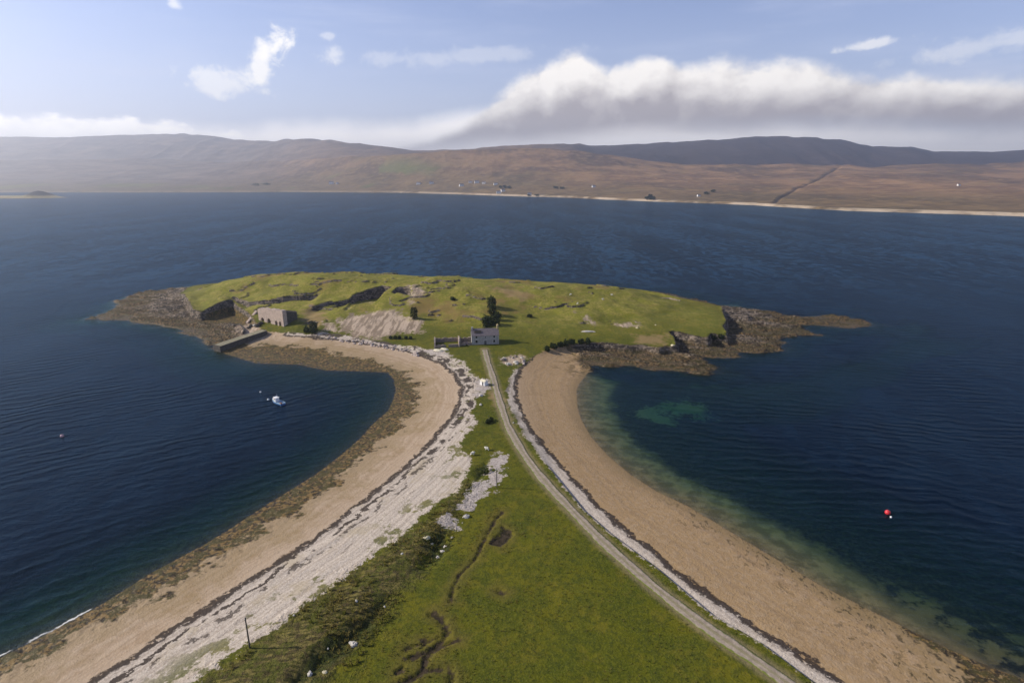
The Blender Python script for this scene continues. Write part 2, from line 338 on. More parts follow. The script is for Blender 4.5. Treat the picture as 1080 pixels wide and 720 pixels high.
def prism(bm, pts, z0, z1, z1s=None):
    """upright prism on a plan outline; z0/z1 numbers or one per corner"""
    n = len(pts); a = z0 if hasattr(z0, '__len__') else [z0] * n; b = z1 if hasattr(z1, '__len__') else [z1] * n
    lo = [bm.verts.new((p[0], p[1], a[i])) for i, p in enumerate(pts)]; hi = [bm.verts.new((p[0], p[1], b[i])) for i, p in enumerate(pts)]
    bm.faces.new(lo[::-1]); bm.faces.new(hi)
    for i in range(n): bm.faces.new((lo[i], lo[(i + 1) % n], hi[(i + 1) % n], hi[i]))
def tube(bm, p, q, r0, r1=None, seg=8):
    p, q = Vector(p), Vector(q); d = q - p; r1 = r0 if r1 is None else r1
    bmesh.ops.create_cone(bm, cap_ends=True, segments=seg, radius1=r0, radius2=r1, depth=d.length,
        matrix=Matrix.Translation((p + q) / 2) @ d.to_track_quat('Z', 'Y').to_matrix().to_4x4())
def rock_bm(s, seed, sub=3, flat=1.0):
    bm = bmesh.new(); bmesh.ops.create_icosphere(bm, subdivisions=sub, radius=1)
    o = Vector((seed * 3.7, seed * 1.3, seed * 9.1))
    for v in bm.verts:
        n = v.co.normalized(); k = 1 + .45 * mnoise.noise(n * 1.3 + o) + .22 * mnoise.noise(n * 3.1 + o) + .08 * mnoise.noise(n * 7 + o)
        v.co = Vector((n.x * s[0], n.y * s[1], n.z * s[2])) * k
    return bm
def leaf_cloud(bm, c, rad, n, size, seed, hollow=.45):
    """a crown: many leaf-clump faces spread through an uneven volume"""
    rr = random.Random(seed); o = Vector((seed * 2.1, seed * 5.3, 0)); c = Vector(c)
    for _ in range(n):
        d = Vector((rr.gauss(0, 1), rr.gauss(0, 1), rr.gauss(0, 1))).normalized()
        k = (hollow + (1 - hollow) * rr.random() ** .6) * (1 + .55 * mnoise.noise(d * 1.8 + o) + .25 * mnoise.noise(d * 4.5 + o))
        p = c + Vector((d.x * rad[0], d.y * rad[1], d.z * rad[2])) * k
        a = Vector((rr.gauss(0, 1), rr.gauss(0, 1), rr.gauss(0, 1))).normalized(); b = a.orthogonal().normalized(); e = (a + d * .8).normalized().cross(b)
        s = size * (.6 + .8 * rr.random())
        bm.faces.new([bm.verts.new(p + b * s + e * s * .3), bm.verts.new(p + e * s), bm.verts.new(p - b * s * .9), bm.verts.new(p - e * s * .8)])
# ------------------------------------------------------------------ ground material
def ground_material():
    m, N = mat('ground')
    P = N.geo('Position'); nz = N.sep(N.geo('True Normal'))[2]
    z = N.sep(P)[2]; A = {k: N.attr(k) for k in ('shore','grass','wrack','weed','rock','patch','peat','scree','dry','tuss','scrub','track','cut')}
    n_big = N.noise(P, .03, 5, .6); n_mid = N.noise(P, .13, 5, .6); n_m2 = N.noise(N.map(P, loc=(31, 7, 0)), .22, 5, .65); n_fine = N.noise(P, .8, 5, .65); n_gr = N.noise(P, 2.6, 3, .6)
    c0 = lambda n, a: N.mul(N.sub(n, .5), a)
    # --- sand
    right = N.step(-12, 14, N.sep(P)[0])
    sand = N.mix(right, (.39,.30,.215), (.345,.232,.118))
    rip = N.noise1(N.add(A['wrack'], c0(n_mid, 5)), .5, 4)
    sand = N.mix(N.mul(N.step(.44, .58, rip), .5), sand, (.25,.172,.10))
    sand = N.mix(N.mul(N.step(.46, .6, n_fine), .35), sand, (.40,.30,.20))
    sand = N.mix(N.mul(N.step(.52, .64, n_m2), .35), sand, (.25,.165,.085))
    specks = N.step(.67, .71, N.noise(P, 1.1, 3, .55))
    sand = N.mix(N.mul(specks, .55), sand, (.09,.06,.035))
    wet = N.step(7, 0, N.add(A['shore'], c0(n_mid, 6)))
    sand = N.mix(N.mul(wet, .75), sand, (.20,.14,.065))
    # --- weed on the lower shore
    wl = N.add(A['weed'], N.add(c0(n_mid, 26), c0(n_fine, 14)))
    yel = N.step(9, 0, wl)
    col = N.mix(N.mul(yel, N.lin(0, 1, right, .55, .4)), sand, (.225,.16,.07))
    wcol = N.mix(N.step(.44, .56, n_fine), (.028,.020,.010), (.18,.115,.038))
    wcol = N.mix(N.step(.48, .56, N.noise(N.map(P, loc=(9, 3, 1)), .45, 5, .65)), wcol, (.060,.050,.014))
    wcol = N.mix(N.mul(N.step(.58, .64, n_gr), .6), wcol, (.30,.22,.12))
    dens = N.mul(N.step(5, -8, wl), .92)
    col = N.mix(N.step(.25, .5, N.mul(N.add(dens, c0(n_fine, 1.1)), dens)), col, wcol)
    sc2 = N.mul(N.step(.55, .59, N.noise(N.map(P, (1, .6, 1), (0, 0, R(-35))), .75, 5, .66)), N.mul(N.step(22, -2, N.add(A['weed'], c0(n_mid, 50))), N.mul(right, N.step(150, 125, N.sep(P)[1]))))
    col = N.mix(N.mul(sc2, .85), col, (.055,.040,.018))
    edge_w = N.mul(N.mul(N.step(-15, 1, N.add(A['rock'], c0(n_mid, 30))), N.step(.47, .55, n_m2)), N.mul(right, N.step(200, 215, N.sep(P)[1]))); col = N.mix(N.mul(edge_w, .8), col, wcol)
    # --- shingle above the wrack line
    wr = N.add(A['wrack'], N.add(c0(n_m2, 4.5), c0(n_fine, 2.2)))
    stones = N.voro(P, 2.6); sc_ = N.sep(stones.outputs['Color'])[0]
    shin = N.mix(sc_, (.37,.315,.26), (.50,.435,.365))
    ridge = N.noise1(N.add(A['wrack'], c0(n_mid, 1.6)), .9, 4)
    shin = N.mix(N.mul(N.step(.47, .58, ridge), .6), shin, (.29,.24,.195))
    shin = N.mix(N.mul(N.step(.5, .6, n_gr), .45), shin, (.60,.53,.45))
    shin = N.mix(N.mul(N.step(.54, .66, n_mid), .45), shin, (.33,.27,.17))
    col = N.mix(N.step(-.4, .6, wr), col, shin)
    # strand lines of dry weed
    along = N.noise(P, .10, 3, .6)
    wid = N.lin(.3, .7, along, .5, 1.9)
    l1 = N.step(1.0, .55, N.m('DIVIDE', N.m('ABSOLUTE', N.sub(wr, .3)), wid))
    w2 = N.add(A['wrack'], N.add(c0(n_mid, 9), N.add(c0(n_fine, 3.2), c0(n_gr, 1.2))))
    left = N.sub(1.0, right)
    l2 = N.mul(N.mul(N.step(.95, .6, N.m('DIVIDE', N.m('ABSOLUTE', N.sub(w2, 3.6)), N.lin(130, 230, N.sep(P)[1], .75, 2.2))), N.step(.44, .5, N.noise(N.map(P, loc=(5, 5, 5)), .16, 4, .6))), left)
    l3 = N.mul(N.mul(N.step(.6, .3, N.m('ABSOLUTE', N.sub(w2, 6.4))), N.step(.46, .52, N.noise(N.map(P, loc=(15, 2, 5)), .14, 4, .6))), left)
    l4 = N.mul(N.mul(N.step(.35, .15, N.m('ABSOLUTE', N.sub(w2, 10.5))), N.step(.5, .62, N.noise(N.map(P, loc=(2, 22, 5)), .12, 4, .6))), left)
    lines = N.m('MAXIMUM', N.m('MAXIMUM', N.mul(l1, N.step(.36, .44, n_fine)), l2), N.m('MAXIMUM', N.mul(l3, .85), N.mul(l4, .6)))
    col = N.mix(N.mul(lines, .93), col, (.034,.024,.019))
    # --- grass
    gcol = N.mix(N.step(.4, .6, n_big), (.074,.080,.003), (.110,.102,.005))
    gcol = N.mix(N.mul(N.step(.44, .58, n_mid), .6), gcol, (.050,.064,.005))
    gcol = N.mix(N.mul(N.step(.5, .62, n_m2), .6), gcol, (.128,.110,.010))
    gcol = N.mix(N.mul(N.step(.47, .58, n_fine), .6), gcol, (.036,.046,.005))
    gcol = N.mix(N.mul(N.step(.5, .58, n_gr), .5), gcol, (.118,.118,.010))
    hillm = N.step(4.5, 9, N.add(z, c0(n_mid, 4)))
    hcol = N.mix(N.step(.44, .58, n_m2), (.195,.185,.024), (.265,.22,.052))
    hcol = N.mix(N.mul(N.step(.47, .57, n_fine), .65), hcol, (.105,.115,.011))
    hcol = N.mix(N.mul(N.step(.54, .64, n_big), .8), hcol, (.19,.12,.045))
    hcol = N.mix(N.mul(N.step(.51, .6, N.noise(N.map(P, (1, .5, 1)), .07, 5, .6)), .75), hcol, (.12,.118,.018))
    gcol = N.mix(N.mul(hillm, .85), gcol, hcol)
    dry = N.step(-2.5, 3, N.add(A['dry'], c0(n_m2, 20)))
    gcol = N.mix(N.mul(dry, .75), gcol, N.mix(n_fine, (.17,.10,.042), (.33,.24,.12)))
    # rough bank
    tu = N.step(-1.5, 3.5, N.add(A['tuss'], c0(n_m2, 20)))
    st = N.noise(N.map(P, (.55, 2.2, 1), (0, 0, R(-47))), .75, 5, .65)
    tcol = N.mix(N.step(.44, .57, st), (.046,.043,.010), (.165,.135,.042))
    tcol = N.mix(N.mul(N.step(.48, .57, n_m2), .65), tcol, (.062,.075,.008))
    tcol = N.mix(N.mul(N.step(.5, .6, n_fine), .6), tcol, (.07,.045,.025))
    gcol = N.mix(N.mul(tu, .9), gcol, tcol)
    sb = N.step(-.8, 1.6, N.add(A['scrub'], N.add(c0(n_m2, 11), c0(n_fine, 7))))
    gcol = N.mix(N.mul(sb, .75), gcol, N.mix(N.step(.4, .65, n_gr), (.018,.026,.007), (.050,.066,.014)))  # dark scrub, with the bank's shadow side put into its colour
    # worn verge of the track
    tv = N.step(3.2, 1.4, N.add(A['track'], c0(n_fine, 2)))
    gcol = N.mix(N.mul(tv, .45), gcol, (.26,.20,.13))
    gn = N.add(A['grass'], N.add(c0(n_mid, N.lin(0, 1, right, 9, 3)), N.add(c0(n_fine, 5), c0(n_gr, 2.2))))
    gm = N.step(-.35, .35, gn)
    # tufts that creep out on the shingle
    tuft = N.mul(N.step(.55, .60, N.noise(P, .17, 5, .68)), N.step(-13, -3, A['grass'])); tuft = N.mul(tuft, N.step(1.5, 4, A['wrack']))
    gm = N.m('MAXIMUM', gm, N.mul(tuft, N.mul(left, .8)))
    col = N.mix(gm, col, gcol)
    # --- stony patches, scree, pebbly spoil
    pm = N.step(-.4, .4, N.add(A['patch'], N.add(c0(n_m2, 12), c0(n_fine, 8))))
    col = N.mix(pm, col, N.mix(sc_, (.25,.215,.195), (.47,.415,.37)))
    scs = N.noise(N.map(P, (1.0, .12, 1), (0, 0, R(12))), .45, 4, .6)
    scr = N.mix(N.step(.43, .57, scs), (.46,.36,.275), (.22,.165,.12))
    scr = N.mix(N.mul(N.step(.5, .7, n_fine), .5), scr, (.30,.24,.20))
    sm = N.step(-1.5, 2.5, N.add(A['scree'], N.add(c0(n_m2, 18), N.add(c0(scs, 14), c0(n_fine, 12)))))
    col = N.mix(N.mul(sm, .92), col, scr)
    # --- bare rock where the ground is steep, weed-hung rock by the tide
    strat = N.noise(N.map(P, (.12, .5, 1.4), (0, 0, R(-15))), .8, 5, .65)
    rcol = N.mix(N.step(.45, .60, strat), (.038,.032,.028), (.20,.16,.125))
    rcol = N.mix(N.mul(N.step(.53, .6, n_fine), .5), rcol, (.31,.255,.20))
    steep = N.mul(N.step(.80, .62, N.add(nz, c0(n_fine, .12))), N.step(.4, 1.4, z))
    steep = N.mul(steep, N.step(1.2, 3.5, N.m('ABSOLUTE', N.add(A['track'], 0.0))))
    hi = N.step(4.4, 5.2, z)
    rock_ok = N.m('MAXIMUM', hi, N.step(-4, 0, A['rock']))
    col = N.mix(N.mul(steep, rock_ok), col, rcol)
    cutm = N.mul(N.step(.3, .8, A['cut']), N.step(.5, .7, n_m2)); col = N.mix(N.mul(cutm, .6), col, scr)
    low = N.step(3.2, 1.2, N.add(z, c0(n_fine, 2.2)))
    shore_r = N.mix(N.step(.45, .56, n_fine), (.022,.017,.011), (.14,.088,.034))
    shore_r = N.mix(N.step(.47, .55, N.noise(N.map(P, (.4, 1.4, 1), (0, 0, R(-15))), .35, 5, .65)), shore_r, (.050,.042,.016))
    shore_r = N.mix(N.mul(N.step(.55, .61, n_gr), .85), shore_r, (.27,.21,.145))
    rk = N.mul(N.step(-2.5, 2, N.add(A['rock'], c0(n_mid, 7))), N.sub(1.0, gm))
    rk = N.mul(rk, N.sub(1.0, sm))
    upr = N.mix(N.mul(N.step(.54, .6, n_fine), .5), rcol, (.40,.33,.255)); upr = N.mix(N.mul(N.step(.5, .58, n_m2), .6), upr, (.075,.052,.026))
    col = N.mix(rk, col, N.mix(low, upr, shore_r))
    # --- peat hags and the burn
    pk = N.step(-.35, .35, N.add(A['peat'], N.add(c0(n_fine, 2.2), c0(n_m2, 2.0))))
    halo = N.step(-3.2, 0, N.add(A['peat'], c0(n_m2, 3)))
    col = N.mix(N.mul(halo, .5), col, (.12,.092,.022))
    col = N.mix(N.mul(pk, .93), col, N.mix(N.step(.4, .6, n_fine), (.014,.010,.008), (.045,.032,.022)))
    # --- sea bed
    sd = N.add(A['shore'], N.add(c0(n_mid, 12), c0(n_fine, 5)))
    bed_s = N.mix(N.step(.42, .6, n_m2), (.13,.10,.045), (.23,.175,.085))
    weedbed = N.mix(N.step(.45, .6, n_fine), (.008,.010,.006), (.028,.028,.012))
    green = N.step(.60, .68, N.noise(N.map(P, (1, 1.3, 1), loc=(3.2, 1.7, 0)), .045, 4, .6))
    inner = N.step(-17, -10, sd); sbm = N.step(-2, 2, N.add(N.attr('sandbed'), N.add(c0(n_mid, 24), c0(n_fine, 16))))
    inner = N.mul(inner, N.mul(right, N.step(3, -9, N.add(A['rock'], c0(n_mid, 6)))))
    inner = N.mul(inner, N.sub(1.0, N.mul(N.step(-4, -12, A['weed']), N.step(.42, .55, n_m2))))
    bed = N.mix(sbm, N.mix(inner, weedbed, bed_s), (.19,.155,.08))
    col = N.mix(N.step(.25, -.25, N.add(A['shore'], c0(n_fine, .8))), col, bed)
    h = N.add(N.mul(n_fine, .6), N.mul(n_gr, .45))
    nor = N.bump(h, .75, .38)
    nor = N.bump(N.mul(N.noise(P, 1.4, 4, .7), N.m('MAXIMUM', N.mul(rk, 1.0), N.m('MAXIMUM', N.mul(tu, .7), N.mul(steep, .8)))), .9, 1.1, nor)
    wetr = N.step(1.2, .2, z)
    N.out(N.bsdf(col, N.lin(0, 1, wetr, .95, .6), nor, .15)); return m

# ------------------------------------------------------------------ sea
def sea_material():
    m, N = mat('sea')
    P = N.geo('Position'); s = N.sep(P); dep = N.attr('depth')
    left = N.step(20, -60, N.add(s[0], N.mul(s[1], -.05)))
    wob = N.noise(P, .022, 4, .55); w2 = N.noise(P, .3, 3, .6); big = N.noise(N.map(P, (1, .30, 1), (0, 0, R(20))), .009, 5, .6)
    def train(nx, ny, lam, ph, wa):
        q = N.add(N.add(N.mul(s[0], nx), N.mul(s[1], ny)), N.add(N.mul(wob, wa), N.mul(w2, .9)))
        w = N.m('SINE', N.mul(q, 2 * math.pi / lam)); w = N.m('POWER', N.add(N.mul(w, .5), .5), 1.6)
        return N.mul(w, N.step(.38, .62, N.noise(N.map(P, (1, 1, 1), loc=(ph, ph * 2, 0)), .03, 5, .65)))
    sw = N.add(N.mul(N.add(train(-.60, .80, 5.6, 1, 30), N.mul(train(-.5, .87, 3.1, 4, 10), .45)), left),
               N.mul(N.add(train(.25, .97, 5.2, 2, 28), N.mul(train(.1, .99, 2.9, 7, 10), .4)), N.sub(1.0, N.mul(left, .9))))
    chop = N.noise(N.map(P, (.6, 1.2, 1), (0, 0, R(12))), .42, 5, .62); chop2 = N.noise(N.map(P, (.5, 1, 1), (0, 0, R(-20))), .09, 4, .6)
    open_ = N.step(20, 220, N.add(dep, 0.0))
    far = N.step(330, 620, s[1])
    shel = N.lin(0, 1, N.step(.3, .7, big), .55, 1.15)
    chop3 = N.noise(N.map(P, (.8, .45, 1), (0, 0, R(-15))), .055, 4, .65); chop = N.add(chop, N.mul(chop3, N.mul(far, 9.0)))
    hgt = N.add(N.mul(N.mul(sw, N.lin(0, 1, far, 1.0, .25)), .20), N.add(N.mul(chop, N.mul(shel, N.lin(0, 1, far, .42, .62))), N.mul(chop2, N.lin(0, 1, far, .25, 1.0))))
    nor = N.bump(hgt, 1.0, 1.0)
    T = N.n('ShaderNodeCombineColor')
    for i, k in enumerate((.85, .38, .55)):
        N.set(T.inputs[i], N.mul(N.m('MINIMUM', N.m('POWER', 2.718, N.mul(dep, -k)), 1.0), N.step(6.2, 3.6, dep)))
    rip = N.noise(N.map(P, (.75, .38, 1), (0, 0, R(-12))), .17, 5, .72); rip2 = N.noise(N.map(P, (1, .22, 1), (0, 0, R(14))), .018, 5, .62)
    spk = N.mul(N.step(.465, .56, N.add(N.mul(rip, .65), N.mul(rip2, .35))), N.lin(0, 1, far, .14, 1.0))
    deep = N.mix(spk, (.0010,.0052,.0130), (.0120,.036,.072))  # pale speckle: light off the ripples, painted into the body colour
    body = N.mix(T.outputs[0], deep, (.0, .0, .0))
    tr = N.n('ShaderNodeBsdfTransparent'); N.set(tr.inputs[0], T.outputs[0])
    df = N.n('ShaderNodeBsdfDiffuse'); N.set(df.inputs[0], body); N.set(df.inputs[2], nor)
    ad = N.n('ShaderNodeAddShader'); N.set(ad.inputs[0], tr.outputs[0]); N.set(ad.inputs[1], df.outputs[0])
    gl = N.n('ShaderNodeBsdfGlossy'); gl.inputs['Color'].default_value = (.50,.76,1,1); gl.inputs['Roughness'].default_value = .12; N.set(gl.inputs['Normal'], nor)
    fr = N.n('ShaderNodeFresnel'); fr.inputs[0].default_value = 1.33; N.set(fr.inputs[1], nor)
    mx = N.n('ShaderNodeMixShader'); N.set(mx.inputs[0], N.mul(fr.outputs[0], N.lin(.3, .7, big, .30, .42))); N.set(mx.inputs[1], ad.outputs[0]); N.set(mx.inputs[2], gl.outputs[0])
    # lapping foam and scattered whitecaps
    sh = N.attr('shore'); fn = N.noise(P, .07, 3, .6)
    sf = N.attr('surf'); side = N.step(.1, .3, sf)
    foam = N.mul(N.step(.34, .1, N.m('ABSOLUTE', N.add(N.add(sh, .35), N.mul(N.sub(N.noise(P, .35, 5, .7), .5), 2.6)))), N.step(.56, .62, N.add(fn, N.mul(N.sub(sf, 1.0), .11)))); foam = N.mul(foam, side)
    caps = N.mul(N.step(.80, .84, N.noise(N.map(P, (.45, 1.2, 1)), .16, 4, .75)), N.mul(far, .55))
    fo = N.n('ShaderNodeBsdfDiffuse'); fo.inputs[0].default_value = (.75,.75,.72,1)
    m2 = N.n('ShaderNodeMixShader'); N.set(m2.inputs[0], N.m('MAXIMUM', N.mul(foam, .8), caps)); N.set(m2.inputs[1], mx.outputs[0]); N.set(m2.inputs[2], fo.outputs[0])
    N.out(m2.outputs[0]); return m

# ------------------------------------------------------------------ build the near ground
rows = [45.0]
while rows[-1] < 545: rows.append(rows[-1] + max(.27, rows[-1] * .0021))
rows = np.array(rows)
X, Y, Q = fan_grid(rows, 960, lambda y: .80 * y + 62)
ds = sdist(X, Y, SHORE)
keep = ((ds[Q] > -70) | ((ds[Q] > -150) & (Y[Q] > 330))).any(1)
Q = Q[keep]; used = np.unique(Q); remap = np.full(len(X), -1); remap[used] = np.arange(len(used)); Q = remap[Q]
X, Y = X[used], Y[used]
F = fields(X, Y, ds[used]); Z = F.pop('z')
ground = grid_mesh('ground', np.stack([X, Y, Z], 1), Q, ground_material(), F); ground['kind'] = 'structure'

# track
def track_mesh():
    p = np.array(TRACK); seg = np.r_[0, np.cumsum(np.hypot(*np.diff(p, axis=0).T))]
    s = np.arange(0, seg[-1], .8)
    # smooth curve through the points
    x = np.interp(s, seg, p[:, 0]); y = np.interp(s, seg, p[:, 1])
    k = np.ones(15) / 15; x = np.convolve(np.pad(x, 7, 'edge'), k, 'valid'); y = np.convolve(np.pad(y, 7, 'edge'), k, 'valid')
    tx, ty = np.gradient(x), np.gradient(y); L = np.hypot(tx, ty); nx, ny = -ty / L, tx / L
    off = .76 * np.array([-2.1, -1.75, -1.15, -.6, 0, .6, 1.15, 1.75, 2.1]); dz = np.array([-.25, .10, .09, .07, .12, .07, .09, .10, -.25])
    w = 1 + .10 * np.sin(s * .21) + .06 * np.sin(s * .57)
    VX = x[:, None] + nx[:, None] * off * w[:, None]; VY = y[:, None] + ny[:, None] * off * w[:, None]
    VZ = height(x, y)[:, None] * .0 + height(VX.ravel(), VY.ravel()).reshape(VX.shape) * .35 + np.convolve(np.pad(height(x, y), 5, 'edge'), np.ones(11) / 11, 'valid')[:, None] * .65 + dz
    n, c = VX.shape; i = np.arange((n - 1) * c).reshape(n - 1, c)[:, :-1].ravel()
    m, N = mat('track'); P = N.geo('Position'); o = N.m('ABSOLUTE', N.attr('off'))
    col = N.mix(N.step(.35, .7, N.noise(P, .9, 5, .6)), (.25,.205,.16), (.36,.30,.24))
    col = N.mix(N.mul(N.step(.55, .75, N.noise(P, 3, 3, .6)), .5), col, (.22,.18,.14))
    mid = N.mul(N.step(.6, .25, N.add(o, N.mul(N.sub(N.noise(P, 1.0, 4, .6), .5), .9))), .5)
    col = N.mix(mid, col, (.17,.16,.06))
    edge = N.step(1.25, 1.8, N.add(o, N.mul(N.sub(N.noise(P, .8, 4, .6), .5), 1.3))); col = N.mix(edge, col, (.10,.12,.022))
    N.out(N.bsdf(col, .95, N.bump(N.noise(P, 3, 4, .6), .5, .1), .15))
    o = grid_mesh('track', np.stack([VX.ravel(), VY.ravel(), VZ.ravel()], 1), np.stack([i, i + c, i + c + 1, i + 1], 1), m, {'off': np.repeat(off[None] / .76, n, 0).ravel()})
    o['kind'] = 'structure'
track_mesh()

# sea
rows = np.r_[np.arange(-160, 45, 12.0), np.arange(45, 520, 2.0)]
r = [520.0]
while r[-1] < 14000: r.append(r[-1] * 1.03 + 2)
rows = np.r_[rows, r]
X, Y, Q = fan_grid(rows, 420, lambda y: np.maximum(1.15 * y, 0) + 190)
near = (Y > 20) & (Y < 520)
ds = np.full(X.shape, -300.0); ds[near] = sdist(X[near], Y[near], SHORE)
dep = np.full(X.shape, 30.0); nn = near & (ds > -70)
Fz = fields(X[nn], Y[nn], ds[nn]); dep[nn] = np.maximum(-Fz['z'], 0)
dep = np.where(near, np.maximum(dep, np.clip((-ds - 45) * .5, 0, 30)), dep); dep = np.where(near & ((Y > 300) | (X < -20)), np.maximum(dep, np.clip((-ds - 16) * .3, 0, 30)), dep)
surf = np.where(X < 10, np.clip((118 - Y) / 11, 0.3, 3.2), 0.0) * (Y < 190); surf = np.maximum(surf, np.where((X > 30) & (Y < 135) & (Y > 95), 1.4, 0))
sea = grid_mesh('sea', np.stack([X, Y, X * 0], 1), Q, sea_material(), {'depth': dep, 'shore': ds, 'surf': surf}); sea['kind'] = 'structure'

# ------------------------------------------------------------------ far shore and hills
def px_of_az(u): return u                         # columns are counted in photo columns at the horizon
SKX = np.array([-400,-200,0,100,200,250,280,320,360,400,440,500,540,580,610,625,690,730,765,780,795,840,860,880,915,935,955,980,1040,1080,1200,1500])
SKY_ = np.array([150,149,147,146,145,150,152,149,152,157,162,161,157,156,154,157,154,152,150,148,146.5,146.5,148,150,159,158.5,157.5,164,165,162,160,160])
MDX = np.array([-400,0,150,240,300,380,440,500,560,600,640,680,720,800,850,900,1000,1080,1500])
MDY = np.array([172,170,168,173,171,166,163,160,158,161,166,171,176,178,176.5,177,175.5,173,170])
SHX = np.array([-400,-100,0,100,200,300,420,480,540,600,640,700,760,800,830,900,1000,1080,1200,1500])
SHY = np.array([203,203,203,203,203,202.6,203.4,205,207,208.6,210.6,213,215,216.6,218.6,222.5,225.5,228,233,243])
def dist_to(y): return H / math.tan(R(PITCH) - math.atan((360 - y) / 600.0))
def tanel(y): return -np.tan(R(PITCH) - np.arctan((360 - np.asarray(y, float)) / 600.0))
def shore_dist(px): return H / -tanel(np.interp(px, SHX, SHY))
def hill_z(px, D):
    """height of the far shore at the photo column px, D metres out"""
    d0 = shore_dist(px); L_ = ss(460, 150, px); D1, D2 = 3600.0 + 1500 * L_, 5200.0 + 1900 * L_; z1 = H + D1 * tanel(np.interp(px, MDX, MDY)); z2 = H + D2 * tanel(np.interp(px, SKX, SKY_))
    z2 = np.maximum(z2, z1 * .9)
    a = np.clip((D - d0) / (D1 - d0), 0, 1.2); t = np.clip((D - D1) / (D2 - D1), 0, 1)
    low = 6 * ss(0, 22, D - d0) + (z1 - 6) * (.30 * np.clip(a, 0, 1) + .70 * np.clip(a, 0, 1) ** 2.2)
    dipz = z1 - 25 * np.sin(np.clip(t * 2.2, 0, 1) * math.pi)
    up = dipz * (1 - ss(.12, 1, t)) + z2 * ss(.12, 1, t)
    z = np.where(D < D1, low, up)
    z = np.where(D > D2, z2 * (1 - .45 * ss(D2, D2 + 2200, D)), z)
    X, Y = D * (px - 540) / 625.0 / 1.0, D
    k = ss(0, 700, D - d0)
    z = z + k * 34 * (.75 - np.abs(2 * fbm(X / 300, Y / 700, 4, 91) - 1)) * (.4 + .6 * ss(500, 3500, D - d0)) + ss(0, 2500, D - d0) * 46 * (fbm(X / 1300, Y / 1300, 4, 95) - .5) + ss(0, 250, D - d0) * 7 * (fbm(X / 110, Y / 110, 3, 97) - .5)
    # a burn that cuts down the moor
    gx = np.array([820, 826, 840, 858, 878, 884]); gD = np.array([1750, 1950, 2250, 2650, 3250, 3600.0])
    gp = np.interp(D, gD, gx); g = np.exp(-((px - gp) / (2.2 + 1.2 * fbm(D / 200, px * 0, 2, 7))) ** 2) * ss(1700, 1850, D) * ss(3700, 3400, D)
    return np.where(D < d0, -np.minimum((d0 - D) * .05, 6) - .2, z - 7 * g), g
def far_at(px, py):
    """the point of the far shore behind a photo point"""
    d = ray(px, py); D = np.linspace(1000, 9000, 3000); Z = H + D * d[2] / d[1]
    hp = np.full(D.shape, hcol(px, py)); hz = hill_z(hp, D)[0]
    k = int(np.argmax(Z <= hz)); return (D[k] * d[0] / d[1], D[k], float(hz[k]))
def hcol(px, py): d = ray(px, py); return 540 + 625.0 * d[0] / d[1]
